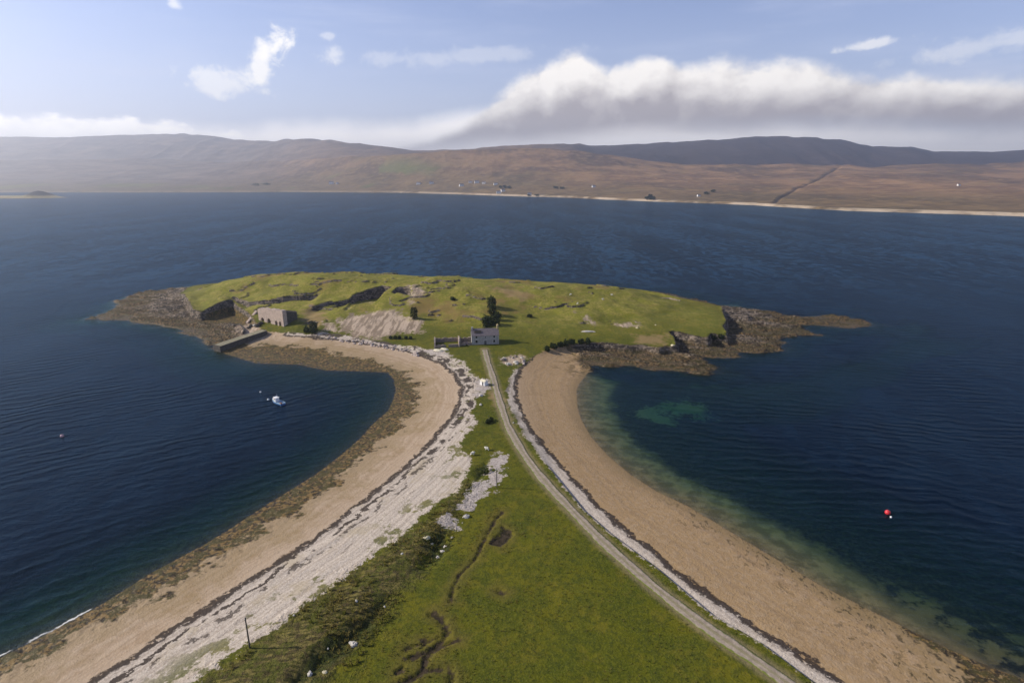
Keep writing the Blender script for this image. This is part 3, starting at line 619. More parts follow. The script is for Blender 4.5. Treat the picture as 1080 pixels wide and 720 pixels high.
def hills():
    pxs = np.linspace(-420, 1500, 1100)
    nr = 420; t = np.linspace(0, 1, nr)
    V = []; A0 = []; A1 = []; A2 = []
    d0 = shore_dist(pxs)
    D = (d0 - 60)[None, :] * np.exp(t[:, None] * np.log(9000 / (d0 - 60))[None, :])
    PXm = np.repeat(pxs[None], nr, 0)
    z, g = hill_z(PXm, D)
    Xw = D * (PXm - 540) / 625.0
    global HTOP; HTOP = max(float(z.max()), 90.0) + 12; print('hill top', z.max())
    i = np.arange((nr - 1) * len(pxs)).reshape(nr - 1, -1)[:, :-1].ravel(); c = len(pxs)
    Qd = np.stack([i, i + 1, i + c + 1, i + c], 1)
    L_ = ss(460, 150, PXm); D1, D2 = 3600.0 + 1500 * L_, 5200.0 + 1900 * L_
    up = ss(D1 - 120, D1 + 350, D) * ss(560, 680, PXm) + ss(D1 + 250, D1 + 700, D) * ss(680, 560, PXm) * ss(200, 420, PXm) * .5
    fieldm = ss(100, 200, D - d0[None]) * ss(620, 420, D - d0[None])
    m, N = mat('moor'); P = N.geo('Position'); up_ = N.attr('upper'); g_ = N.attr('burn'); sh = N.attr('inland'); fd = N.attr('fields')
    nb = N.noise(P, .0016, 6, .62); nm = N.noise(N.map(P, (.7, 1.3, 1), (0, 0, R(8))), .006, 6, .65); nf = N.noise(P, .03, 5, .65)
    col = N.mix(N.step(.42, .58, nm), (.29,.17,.085), (.165,.095,.052))
    col = N.mix(N.mul(N.step(.48, .6, nb), .7), col, (.085,.055,.038))
    col = N.mix(N.mul(N.step(.5, .62, nf), .6), col, (.31,.20,.095))
    col = N.mix(N.mul(N.step(.56, .66, N.noise(N.map(P, loc=(900, 40, 0)), .005, 5, .6)), .3), col, (.13,.105,.045))
    col = N.mix(N.mul(N.step(-500, -2600, N.add(N.sep(P)[0], N.mul(N.sub(nb, .5), 1800))), .7), col, N.mix(N.step(.42, .58, nm), (.20,.175,.165), (.13,.115,.115)))  # greyer towards the left: distance haze put into the hill colour
    lowm = N.step(900, 200, N.add(sh, N.mul(N.sub(nm, .5), 900)))
    col = N.mix(N.mul(lowm, .6), col, N.mix(N.step(.4, .62, nf), (.075,.062,.03), (.16,.12,.055)))
    cell = N.voro(N.map(P, (1, .42, 1), (0, 0, R(10))), .0075); cc = N.sep(cell.outputs['Color'])
    gf = N.mul(N.mul(N.step(.62, .64, cc[0]), N.step(.52, .58, N.noise(P, .0018, 2, .5))), fd)
    col = N.mix(N.mul(N.mul(gf, .7), N.step(0, -500, N.sep(P)[0])), col, N.mix(cc[1], (.08,.12,.025), (.19,.17,.06)))
    ridge_shade = N.mix(N.step(.35, .65, nm), (.028,.024,.030), (.052,.042,.046)); ridge_shade = N.mix(N.mul(N.step(.55, .7, nf), .5), ridge_shade, (.09,.075,.07))  # dark tones: cloud shadow painted onto the far ridge
    col = N.mix(N.mul(N.step(.15, .85, N.add(up_, N.mul(N.sub(nb, .5), .5))), .92), col, ridge_shade)
    col = N.mix(N.mul(N.mul(N.step(.3, .9, N.add(g_, N.mul(N.sub(nf, .5), 1.2))), .6), 1.0), col, (.035,.028,.022))
    bank = N.mul(N.lin(-900, 300, N.sep(P)[0], .35, 1.0), N.mul(N.step(34, 16, N.add(sh, N.mul(N.sub(nf, .5), 36))), N.step(.36, .58, N.noise(P, .006, 4, .65))))
    col = N.mix(N.mul(bank, .9), col, (.50,.40,.29))
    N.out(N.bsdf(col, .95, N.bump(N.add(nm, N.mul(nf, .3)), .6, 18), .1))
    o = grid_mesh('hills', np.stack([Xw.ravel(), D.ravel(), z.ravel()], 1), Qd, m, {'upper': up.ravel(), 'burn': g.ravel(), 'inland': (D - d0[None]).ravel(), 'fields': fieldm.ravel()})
    o['kind'] = 'structure'
hills()
# a low sandy islet with a dark rock at its tip
def islet():
    cx, cy = at(-10, 208.6); 
    bx = np.linspace(-1, 1, 90); X, Y = np.meshgrid(bx * 330, bx * 150)
    r = np.sqrt((X / 300) ** 2 + (Y / 120) ** 2) + .3 * (fbm(X / 90, Y / 90, 3, 3) - .5)
    z = 7 * ss(1, .35, r) - 1.2 * ss(.9, 1.1, r)
    hump = np.exp(-(((X - 205) / 42) ** 2 + (Y / 45) ** 2)); z = z + hump * (26 + 10 * (fbm(X / 18, Y / 18, 3, 9) - .5))
    m, N = mat('islet'); P = N.geo('Position'); zz = N.sep(P)[2]; n = N.noise(P, .05, 5, .6)
    col = N.mix(N.step(.4, .6, n), (.24,.20,.075), (.33,.26,.13)); col = N.mix(N.step(.15, .45, N.attr('hump')), col, (.022,.020,.022)); col = N.mix(N.step(1.5, .5, zz), col, (.10,.08,.06))
    N.out(N.bsdf(col, .95, N.bump(n, .5, 3), .1))
    i = np.arange(89 * 90).reshape(89, 90)[:, :-1].ravel()
    o = grid_mesh('islet', np.stack([X.ravel() + cx, Y.ravel() + cy, z.ravel()], 1), np.stack([i, i + 1, i + 91, i + 90], 1), m, {'hump': hump.ravel()}); o['kind'] = 'structure'
islet()

# ------------------------------------------------------------------ air
def haze():
    bm = bmesh.new(); box(bm, (0, 4550, HTOP / 2 - 6), (26000, 9700, HTOP + 12))
    m, N = mat('haze'); m.node_tree.nodes.clear(); N = NT(m.node_tree)
    v = N.n('ShaderNodeVolumePrincipled'); v.inputs['Color'].default_value = (.80,.87,1,1); v.inputs['Density'].default_value = 1.35e-4; v.inputs['Anisotropy'].default_value = .62
    N.out(vol=v.outputs[0]); o = obj('haze', bm, m); o['kind'] = 'stuff'
haze()
# ------------------------------------------------------------------ daylight
SUN_EL, SUN_AZ = 30.0, -84.0       # azimuth from the view direction, to the left
sd = Vector((math.sin(R(SUN_AZ)) * math.cos(R(SUN_EL)), math.cos(R(SUN_AZ)) * math.cos(R(SUN_EL)), math.sin(R(SUN_EL))))
sun_d = bpy.data.lights.new('sun', 'SUN'); sun_d.energy = 5.0; sun_d.angle = R(.53); sun_d.color = (1, .91, .77)
sun = bpy.data.objects.new('sun', sun_d); COL.objects.link(sun); sun.rotation_euler = sd.to_track_quat('Z', 'Y').to_euler(); sun.location = (0, 0, 300)

def sky():
    w = bpy.data.worlds.new('World'); SC.world = w; w.use_nodes = True; N = NT(w.node_tree)
    st = N.n('ShaderNodeTexSky', sky_type='NISHITA'); st.sun_disc = False; st.sun_elevation = R(SUN_EL); st.sun_rotation = R(SUN_AZ)
    st.air_density = 1.15; st.dust_density = .35; st.ozone_density = 3.5; st.altitude = 50
    D = N.n('ShaderNodeTexCoord').outputs['Generated']; s = N.sep(D)
    az = N.m('ARCTAN2', s[0], s[1]); el = N.m('ARCSINE', s[2])
    def azel(px, py):
        d = ray(px, py); d = d / np.linalg.norm(d); return math.atan2(d[0], d[1]), math.asin(d[2])
    def curve(pts):
        """a height line of cloud: elevation over azimuth"""
        a = [azel(*p) for p in pts]; o = N.n('ShaderNodeFloatCurve'); c = o.mapping.curves[0]
        o.mapping.use_clip = False
        lo, hi = -1.0, 1.0
        f = lambda x: (x - lo) / (hi - lo)
        while len(c.points) < len(a): c.points.new(.5, .5)
        for p, q in zip(c.points, a): p.location = (f(q[0]), q[1] * 2)
        o.mapping.update(); N.set(o.inputs['Value'], N.lin(lo, hi, az)); return N.mul(o.outputs[0], .5)
    U = N.comb(N.mul(az, 1.0), N.mul(el, 1.25), 0.0)
    U2 = N.comb(N.add(az, .012), N.mul(N.sub(el, -.007), 1.25), 0.0)     # a step towards the sun
    base = N.mix(1.0, st.outputs[0], (1.36, 1.12, 1.26), 'MULTIPLY'); base = N.mix(N.mul(N.step(.42, .95, el), .55), base, (.35, .55, 1.1))
    # thin high cloud
    ci = N.noise(N.map(U, (1.2, 9, 1), (0, 0, R(6))), 2.2, 6, .6, .4); ci2 = N.noise(N.map(U, (1, 3, 1)), 3.2, 4, .55)
    cim = N.mul(N.step(.42, .78, ci), N.step(.36, .62, ci2))
    col = N.mix(N.mul(cim, .42), base, (6.8,7.2,8.8))
    # milky veil towards the horizon and the sun
    veil = N.mul(N.step(.34, -.02, el), N.mul(N.lin(-.8, .7, az, .75, .40), N.step(1.5, 1.0, N.m('ABSOLUTE', az)))); col = N.mix(veil, col, (5.6,6.2,8.3))
    def bank(col, top, bot, amp, soft, scale, cols, strength=1.0, seed=0.0, bsoft=.03, lo=.30):
        V = N.map(U, loc=(seed, seed * .7, 0))
        du, dv = -.016, .013                                             # a step towards the sun
        V2 = N.map(N.comb(N.add(az, du), N.mul(N.add(el, dv), 1.25)), loc=(seed, seed * .7, 0))
        def puffs(v):
            w = N.noise(v, scale * 2.2, 4, .6, color=True)
            q = N.n('ShaderNodeVectorMath', operation='MULTIPLY_ADD'); N.set(q.inputs[0], w); q.inputs[1].default_value = (.55 / scale,) * 3; N.set(q.inputs[2], v)
            o = N.voro(q.outputs[0], scale * 1.3)
            o2 = N.voro(q.outputs[0], scale * 3.4)
            p = N.sub(1.0, N.add(N.mul(o.outputs['Distance'], .75), N.mul(o2.outputs['Distance'], .30)))
            return N.add(N.mul(p, .55), N.add(N.mul(N.noise(v, scale * .6, 3, .5), .35), N.mul(N.noise(v, scale * 5, 5, .6), .22)))
        d1, d2 = puffs(V), puffs(V2)
        e = N.add(N.sub(top, el), N.mul(N.sub(d1, .62), amp)); e2 = N.add(N.sub(top, N.add(el, dv)), N.mul(N.sub(d2, .62), amp))
        a = N.step(0, soft, e)
        b = N.step(-bsoft, bsoft, N.add(N.sub(el, bot), N.mul(N.sub(N.noise(N.map(V, (.5, 1.4, 1)), scale * .8, 4, .55), .5), amp * .6)))
        h = N.m('DIVIDE', N.sub(el, bot), N.m('MAXIMUM', N.sub(top, bot), .004))
        rel = N.mul(N.sub(d1, d2), 1.7)
        big = N.noise(N.map(V, (.6, 1, 1)), scale * .55, 3, .5)
        lit = N.add(N.step(lo - .32, lo + .30, N.add(h, N.mul(N.sub(big, .5), 1.1))), N.mul(rel, N.lin(0, .5, h, .35, 1.0)))
        lit = N.m('MINIMUM', N.m('MAXIMUM', lit, 0.0), 1.0)
        return N.mix(N.mul(N.mul(a, b), strength), col, N.mix(lit, cols[0], cols[1]))
    g = (4.4,4.0,4.1); wht = (10.6,10.1,9.6)
    # pale layer lying along the hill tops
    top = curve([(-200,112),(0,114),(120,118),(240,122),(300,117),(360,117),(430,114),(500,106),(560,106),(700,114),(900,120),(1080,124),(1250,124)])
    bot = curve([(-200,205),(540,205),(1250,205)])
    col = bank(col, top, bot, .035, .034, 6, ((12.0,11.3,11.0), (12.6,12.0,11.7)), .95, 3.3, lo=.5)
    # the big cumulus bank on the right
    top = curve([(380,152),(430,146),(470,132),(500,112),(535,88),(565,66),(590,52),(606,44),(622,50),(650,60),(690,56),(740,56),(800,58),(860,62),(910,64),(960,66),(1020,70),(1080,74),(1250,76)])
    bot = curve([(380,162),(470,158),(560,150),(700,137),(850,135),(1000,137),(1080,139),(1250,141)])
    col = bank(col, top, bot, .065, .022, 8.0, (g, wht), 1.0, 0.0, bsoft=.022, lo=.50)
    # white cap on the hills at the left
    top = curve([(-300,118),(-100,119),(0,119),(60,121),(120,120),(170,124),(210,129),(245,137),(275,148),(330,170),(800,190)])
    bot = curve([(-300,153),(0,154),(100,153),(240,150),(300,160),(800,200)])
    col = bank(col, top, bot, .036, .008, 15, ((9.5,9.2,9.3), (12.5,12.0,11.6)), 1.0, 7.7, bsoft=.016, lo=.3)
    # loose scraps of cloud
    def puff(col, px, py, rx, ry, seed, k, tilt=0.0):
        a, e = azel(px, py); du = N.sub(az, a); dv = N.sub(el, e)
        ct, sn = math.cos(tilt), math.sin(tilt)
        u = N.m('DIVIDE', N.add(N.mul(du, ct), N.mul(dv, sn)), rx / 620); v = N.m('DIVIDE', N.sub(N.mul(dv, ct), N.mul(du, sn)), ry / 600)
        rr = N.m('SQRT', N.add(N.mul(u, u), N.mul(v, v)))
        n = N.noise(N.map(U, loc=(seed, 0, 0)), 24, 6, .65, .3)
        f = N.step(.25, .95, N.sub(N.add(1.15, N.mul(N.sub(n, .5), 2.6)), rr))
        return N.mix(N.mul(f, k), col, (10.6,10.3,10.0))
    for a in [(238,89,40,16,1.1,.6,0), (274,72,14,30,2.2,.85,-.2), (290,50,26,16,3.1,.95,.5), (352,58,18,11,4.4,.5,0), (184,5,8,6,5.2,.6,0), (345,38,10,5,6.1,.35,0), (915,48,40,5,8.1,.6,.12), (1030,50,70,12,9.3,.35,.1), (480,60,130,10,3.9,.25,.05)]:
        col = puff(col, *a)
    bg = N.n('ShaderNodeBackground'); N.set(bg.inputs[0], col); bg.inputs[1].default_value = .095
    N.out(bg.outputs[0], world=True)
sky()
SC.view_settings.view_transform = 'Standard'; SC.view_settings.look = 'None'; SC.view_settings.exposure = 0.32; SC.view_settings.gamma = 1.0; SC.view_settings.use_curve_mapping = False
SC.cycles.max_bounces = 5; SC.cycles.transparent_max_bounces = 12; SC.cycles.volume_bounces = 0
SC.cycles.use_denoising = True; SC.cycles.sample_clamp_indirect = 3.0
# ------------------------------------------------------------------ materials of the things
M_HARL = mottled('weathered_harling', (.21,.205,.20), (.38,.37,.35), .9, bump=.4, speck=(.16,.15,.13))
M_SLATE = mottled('old_slate', (.10,.085,.095), (.19,.165,.17), 1.3, bump=.5, speck=(.24,.20,.13))
M_STONE = masonry('rubble_stone', (.36,.29,.23), (.22,.185,.16), (.10,.085,.07), .55)
M_KILN = masonry('kiln_stone', (.60,.475,.39), (.47,.365,.30), (.28,.22,.18), .7)
M_QUAY = masonry('quay_stone', (.115,.10,.085), (.06,.054,.047), (.028,.026,.023), 1.1)
M_DECK = mottled('quay_top', (.27,.24,.18), (.16,.15,.08), .5, bump=.5)
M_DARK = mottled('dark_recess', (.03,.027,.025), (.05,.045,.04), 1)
M_GLASS = mottled('dark_glass', (.012,.014,.018), (.02,.022,.026), 1, rough=.15, bump=0, spec=.5)
M_FRAME = mottled('pale_frame', (.42,.42,.41), (.55,.55,.53), 3)
M_DOOR = mottled('grey_door', (.06,.06,.065), (.10,.10,.10), 3)
M_POT = mottled('clay_pot', (.42,.33,.17), (.5,.41,.24), 3)
M_LEAF = mottled('dark_gorse', (.012,.022,.006), (.034,.048,.012), .9, bump=0)
M_LEAF2 = mottled('green_bush', (.03,.045,.010), (.06,.075,.018), .9, bump=0)
M_PINE = mottled('far_conifer', (.018,.030,.012), (.04,.055,.02), .1, bump=0)
M_BARK = mottled('bark', (.06,.05,.04), (.12,.10,.08), 3)
M_PALE = mottled('pale_boulder', (.36,.335,.30), (.55,.52,.47), 1.4, bump=.6, bdist=.12, speck=(.26,.25,.20))
M_PINK = mottled('pinkish_boulder', (.36,.29,.25), (.52,.44,.38), 1.4, bump=.6, bdist=.12, speck=(.2,.17,.14))
M_YEL = mottled('lichened_boulder', (.44,.39,.25), (.60,.54,.38), 1.4, bump=.6, bdist=.12, speck=(.25,.22,.13))
M_POLE = mottled('tarred_pole', (.045,.04,.035), (.09,.08,.07), 4)
M_BLUE = mottled('blue_hull', (.012,.075,.23), (.02,.11,.30), 1, rough=.4, bump=.05, spec=.5)
M_WHITE = mottled('white_paint', (.70,.70,.69), (.80,.80,.79), 1, rough=.45, bump=.05, spec=.5)
M_LTBLUE = mottled('pale_blue_paint', (.30,.46,.60), (.38,.54,.66), 1, rough=.45, bump=.05, spec=.5)
M_RUST = mottled('rusty_gear', (.22,.085,.04), (.32,.14,.07), 3)
M_RED = mottled('red_buoy', (.48,.02,.03), (.58,.035,.045), 1, rough=.35, bump=.03, spec=.5)
M_PINKB = mottled('faded_buoy', (.50,.27,.30), (.60,.40,.42), 1, rough=.45, bump=.03)
M_WOOL = mottled('wool', (.55,.52,.44), (.68,.65,.56), 5, bump=.5)
M_CONC = mottled('pale_concrete', (.52,.48,.36), (.66,.62,.49), 1.2, bump=.3, speck=(.36,.33,.25))

def z_on(px, py, y):
    d = ray(px, py); return H + y * d[2] / d[1]
def ruin_wall(bm, pts, th, h, seed, z0, rag=.5, close=False):
    """a thick rubble wall along a plan line with a broken top"""
    rr = random.Random(seed); P = [Vector((a, b)) for a, b in pts]
    if close: P.append(P[0].copy())
    for a, b in zip(P[:-1], P[1:]):
        d = b - a; L = d.length; d.normalize(); n = Vector((-d.y, d.x)) * th / 2; k = max(2, int(L / .9))
        a = a - d * (th / 2 - .003); L += th - .006
        hs = [h * (1 - rag * rr.random() ** 1.5) for _ in range(k + 1)]
        lo = []; hi = []
        for i in range(k + 1):
            q = a + d * (L * i / k); j = rr.uniform(-.04, .04)
            lo.append((bm.verts.new((q.x + n.x, q.y + n.y, z0)), bm.verts.new((q.x - n.x, q.y - n.y, z0))))
            hi.append((bm.verts.new((q.x + n.x * .85 + j, q.y + n.y * .85, z0 + 1 + hs[i])), bm.verts.new((q.x - n.x * .85 + j, q.y - n.y * .85, z0 + 1 + hs[i] * rr.uniform(.9, 1)))))
        for i in range(k):
            bm.faces.new((lo[i][0], lo[i+1][0], hi[i+1][0], hi[i][0])); bm.faces.new((lo[i+1][1], lo[i][1], hi[i][1], hi[i+1][1])); bm.faces.new((hi[i][0], hi[i+1][0], hi[i+1][1], hi[i][1]))
        bm.faces.new((lo[0][1], lo[0][0], hi[0][0], hi[0][1])); bm.faces.new((lo[k][0], lo[k][1], hi[k][1], hi[k][0]))
def gable_walls(L, W, he, hr):
    bm = bmesh.new(); sec = [(0, -1.2), (W, -1.2), (W, he), (W / 2, hr), (0, he)]
    a = [bm.verts.new((-L / 2, y, z)) for y, z in sec]; b = [bm.verts.new((L / 2, y, z)) for y, z in sec]
    bm.faces.new(a); bm.faces.new(b[::-1])
    for i in range(5):
        if i in (0, 2, 3): continue
        bm.faces.new((a[i], b[i], b[(i+1) % 5], a[(i+1) % 5]))
    return bm
def gable_roof(L, W, he, hr, th, over):
    bm = bmesh.new()
    for s in (0, 1):
        y0, y1 = (-over, W / 2) if s == 0 else (W + over, W / 2)
        z0 = he - over * (hr - he) / (W / 2)
        q = [(-L/2 - .12, y0, z0 + .02), (L/2 + .12, y0, z0 + .02), (L/2 + .12, y1, hr + .02), (-L/2 - .12, y1, hr + .02)]
        lo = [bm.verts.new(p) for p in q]; hi = [bm.verts.new((p[0], p[1], p[2] + th)) for p in q]
        bm.faces.new(lo[::-1] if s == 0 else lo); bm.faces.new(hi if s == 0 else hi[::-1])
        for i in range(4): bm.faces.new((lo[i], lo[(i+1) % 4], hi[(i+1) % 4], hi[i]))
    return bm

# ------------------------------------------------------------------ the ferry house and its ruins
hx, hy, hz = hit(512, 363.2)
RZ = R(7)
house = empty('cottage', (hx, hy, hz), RZ, label='two storey grey cottage with a slate roof at the head of the track', cat='house')
L, W, he, hr = 13.6, 6.6, 4.5, 7.3
wl = obj('wall', gable_walls(L, W, he, hr), M_HARL, house)
rf = obj('roof', gable_roof(L, W, he, hr, .16, .18), M_SLATE, house)
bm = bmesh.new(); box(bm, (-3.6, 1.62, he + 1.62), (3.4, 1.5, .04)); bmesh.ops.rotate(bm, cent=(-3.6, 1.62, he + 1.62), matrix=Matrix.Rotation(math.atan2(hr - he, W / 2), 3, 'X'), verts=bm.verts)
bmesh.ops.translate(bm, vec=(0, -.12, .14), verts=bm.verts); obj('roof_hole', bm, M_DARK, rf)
for sx, hgt in ((-1, .8), (1, 1.7)):
    bm = bmesh.new(); box(bm, (sx * (L/2 - .5), W/2, hr + hgt/2 - .25), (.8, 1.3, hgt + .5), bevel=.03); box(bm, (sx * (L/2 - .5), W/2, hr + hgt + .05), (.94, 1.44, .12))
    ch = obj('chimney', bm, M_HARL if sx < 0 else M_POT, rf)
    if sx > 0:
        bm = bmesh.new(); bmesh.ops.create_cone(bm, cap_ends=True, segments=10, radius1=.19, radius2=.15, depth=.5, matrix=Matrix.Translation((sx * (L/2 - .5), W/2, hr + hgt + .36))); obj('chimney_pot', bm, M_POT, rf)
for wx, wz, w, h in ((-4.4, 3.35, 1.0, 1.05), (4.4, 3.35, 1.0, 1.05), (0, 3.4, .7, .7), (-4.4, .9, 1.05, 1.4), (4.4, .9, 1.05, 1.4)):
    bm = bmesh.new()
    for dx in (-1, 1): box(bm, (wx + dx * (w/2 + .06), -.03, wz + h/2), (.12, .1, h + .24))
    for dz in (-.06, h + .06): box(bm, (wx, -.03, wz + dz), (w - .004, .1, .12))
    f = obj('window', bm, M_FRAME, house); bm = bmesh.new(); box(bm, (wx, -.012, wz + h/2), (w, .03, h)); obj('pane', bm, M_GLASS, f)
bm = bmesh.new(); box(bm, (0, -.02, 1.0), (1.05, .06, 2.05), bevel=.01); dr = obj('door', bm, M_DOOR, house)
bm = bmesh.new(); box(bm, (0, -.03, 2.12), (1.35, .1, .16)); obj('lintel', bm, M_FRAME, house)

c, s_ = math.cos(RZ), math.sin(RZ)
def hl(x, y): return (hx + x * c - y * s_, hy + x * s_ + y * c)     # house plan -> ground
# collapsed outhouse against the left gable
oz = float(height(*hl(-9.6, 3))[0])
out = empty('collapsed_outhouse', (*hl(-9.6, 3), oz), RZ, label='collapsed stone outhouse without a roof, against the left gable of the cottage', cat='ruin')
bm = bmesh.new(); ruin_wall(bm, [(-2.6, -2.8), (-2.6, 3.2), (2.6, 3.2)], .6, 2.6, 5, -1, .45); ruin_wall(bm, [(2.6, -2.8), (1.2, -2.8)], .6, 1.9, 6, -1, .4); ruin_wall(bm, [(-.4, -2.8), (-2.6, -2.8)], .6, 1.9, 8, -1, .4)
obj('wall', bm, M_STONE, out)
bm = rock_bm((2.1, 2.2, .8), 11, 4)
for v in bm.verts: v.co.z = max(v.co.z, -.3)
obj('rubble_heap', bm, mottled('fallen_slates', (.16,.13,.145), (.27,.22,.22), 2.2, bump=.9, bdist=.2), out)
# roofless byre
bz = float(height(*hl(-19, 3.2))[0])
byre = empty('roofless_byre', (*hl(-19, 3.2), bz), RZ, label='roofless rectangular stone byre with grass growing inside, left of the cottage', cat='ruin')
bm = bmesh.new(); ruin_wall(bm, [(-6, -4.6), (-6, 4.6)], .75, 3.0, 12, -1, .18); obj('gable_wall', bm, M_KILN, byre)
bm = bmesh.new(); ruin_wall(bm, [(6, -4.6), (6, 4.6)], .75, 3.3, 13, -1, .2); obj('gable_wall', bm, M_KILN, byre)
bm = bmesh.new(); ruin_wall(bm, [(-5.2, 4.6), (5.2, 4.6)], .65, 2.5, 14, -1, .3); obj('back_wall', bm, M_STONE, byre)
bm = bmesh.new(); ruin_wall(bm, [(-5.2, -4.6), (-.8, -4.6)], .65, 1.5, 15, -1, .4); ruin_wall(bm, [(1.0, -4.6), (5.2, -4.6)], .65, 1.6, 16, -1, .4); obj('front_wall', bm, M_STONE, byre)

# ------------------------------------------------------------------ the lime kiln
kl, kr = hit(273, 337.5), hit(299.5, 344.5)
kd = Vector((kr[0] - kl[0], kr[1] - kl[1])); KL = kd.length; kd.normalize(); kn = Vector((-kd.y, kd.x)); kn = kn if kn.y > 0 else -kn     # into the hill
kz = min(kl[2], kr[2]) - .3; ktop = z_on(299.5, 327.6, kr[1]) - kz; ktl = z_on(273, 324.5, kl[1]) - kz
ang = math.atan2(kd.y, kd.x)
kiln = empty('lime_kiln', (kl[0], kl[1], kz), ang, label='big ruined stone lime kiln with dark draw arches, built into the bank above the quay', cat='kiln')
KH = (ktop + ktl) / 2; bm = bmesh.new(); W0 = 9.5
arches = [(.16, 2.6, 3.3), (.42, 2.9, 3.5), (.71, 2.1, 2.9), (.86, 2.0, 2.9)]
ring = [(0, -1)]
for f, w, h in arches:
    x = f * KL; ring += [(x - w/2, -1), (x - w/2, h - w/2)]
    ring += [(x - w/2 * math.cos(t), h - w/2 + w/2 * math.sin(t)) for t in np.linspace(.3, math.pi - .3, 7)]
    ring += [(x + w/2, h - w/2), (x + w/2, -1)]
ring += [(KL, -1), (KL, ktop - .5)] + [(KL * f_, ktop * f_ + ktl * (1 - f_) + dz_) for f_, dz_ in ((.97, -.1), (.88, .05), (.80, -.35), (.71, .1), (.62, -.1), (.53, .2), (.44, -.45), (.36, -.1), (.27, .15), (.18, -.5), (.09, -.05))] + [(0, ktl - .8)]
fa = [bm.verts.new((x, 0, z)) for x, z in ring]; fb = [bm.verts.new((x, 2.6, z)) for x, z in ring]
bm.faces.new(fa); bm.faces.new(fb[::-1])
for i in range(len(ring)): bm.faces.new((fa[i], fb[i], fb[(i+1) % len(ring)], fa[(i+1) % len(ring)]))
obj('front_wall', bm, M_KILN, kiln)
bm = bmesh.new(); prism(bm, [(0, 2.603), (KL, 2.603), (KL, W0), (0, W0)], -1.5, [ktl - .9, ktop - .9, ktop - 2.9, ktl - 2.4]); obj('kiln_body', bm, M_QUAY, kiln)
bm = bmesh.new(); prism(bm, [(KL - .7, 2.61), (KL - .003, 2.61), (KL - .003, W0), (KL - .7, W0)], [ktop - 1.2, ktop - 1.2, ktop - 3.2, ktop - 3.2], [ktop - .25, ktop - .25, ktop - 2.2, ktop - 2.2]); obj('parapet', bm, M_STONE, kiln)
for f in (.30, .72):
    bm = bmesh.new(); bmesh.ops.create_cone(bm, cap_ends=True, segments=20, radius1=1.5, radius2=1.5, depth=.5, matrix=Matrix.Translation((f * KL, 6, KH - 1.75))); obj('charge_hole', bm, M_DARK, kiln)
# sloping wall that runs down from the kiln
a, b = hit(270.5, 330), hit(260.5, 341.5)
w = empty('ramp_wall', (b[0], b[1], 0), label='sloping stone wall running down from the left end of the lime kiln', cat='wall')
bm = bmesh.new(); d = Vector((a[0] - b[0], a[1] - b[1])); n = Vector((-d.y, d.x)).normalized() * .7
prism(bm, [(-n.x, -n.y), (d.x - n.x, d.y - n.y), (d.x + n.x, d.y + n.y), (n.x, n.y)], [0, 1, 1, 0], [b[2] + .9, z_on(272, 327.5, a[1]), z_on(272, 327.5, a[1]), b[2] + .9]); obj('wall', bm, M_KILN, w)

# ------------------------------------------------------------------ the quay
q = [at(224.6, 363.6, 3.0), at(231.8, 365.4, 3.0), at(256, 357, 3.3), at(281.5, 348.6, 3.9), at(277, 347, 3.9), at(254, 354.2, 3.3)]
zt = [3.0, 3.0, 3.3, 3.9, 3.9, 3.3]; c0 = Vector((sum(p[0] for p in q) / 6, sum(p[1] for p in q) / 6))
quay = empty('stone_quay', (c0.x, c0.y, 0), label='old stone quay, its dark seaward face running out from the shore by the kiln', cat='quay')
loc = [(p[0] - c0.x, p[1] - c0.y) for p in q]
bm = bmesh.new(); prism(bm, loc, -2.5, zt); obj('wall', bm, M_QUAY, quay)
ins = [(x * .955, y * .955) for x, y in loc]; bm = bmesh.new(); prism(bm, ins, [t - .3 for t in zt], [t + .06 for t in zt]); obj('deck', bm, M_DECK, quay)
# curved wall of the little slip behind the quay
arc = [hit(*p) for p in ((247, 342.5), (252, 342.5), (256, 345), (257.5, 348.5), (257, 352))]
sw = obj('slip_wall', bmesh.new(), M_QUAY); sw.data = sw.data
bm = bmesh.new(); zz = min(p[2] for p in arc); ruin_wall(bm, [(p[0] - arc[2][0], p[1] - arc[2][1]) for p in arc], .9, 1.5, 3, -1.2, .15); bm.to_mesh(sw.data); bm.free()
sw.location = (arc[2][0], arc[2][1], zz + .3); tag(sw, 'low curved stone wall round the pale shingle behind the quay', 'wall')

# dry stone wall on the far right brow
wp = [hit(*p, 16) for p in ((688, 313), (697, 314), (706, 315.2), (717, 317.2))]
fw = obj('field_wall', bmesh.new(), M_STONE); bm = bmesh.new(); ruin_wall(bm, [(p[0] - wp[0][0], p[1] - wp[0][1]) for p in wp], .9, 1.5, 9, -2.2, .5); bm.to_mesh(fw.data); bm.free()
fw.location = (wp[0][0], wp[0][1], wp[1][2]); tag(fw, 'broken dry stone wall on the brow at the right end of the headland', 'wall')

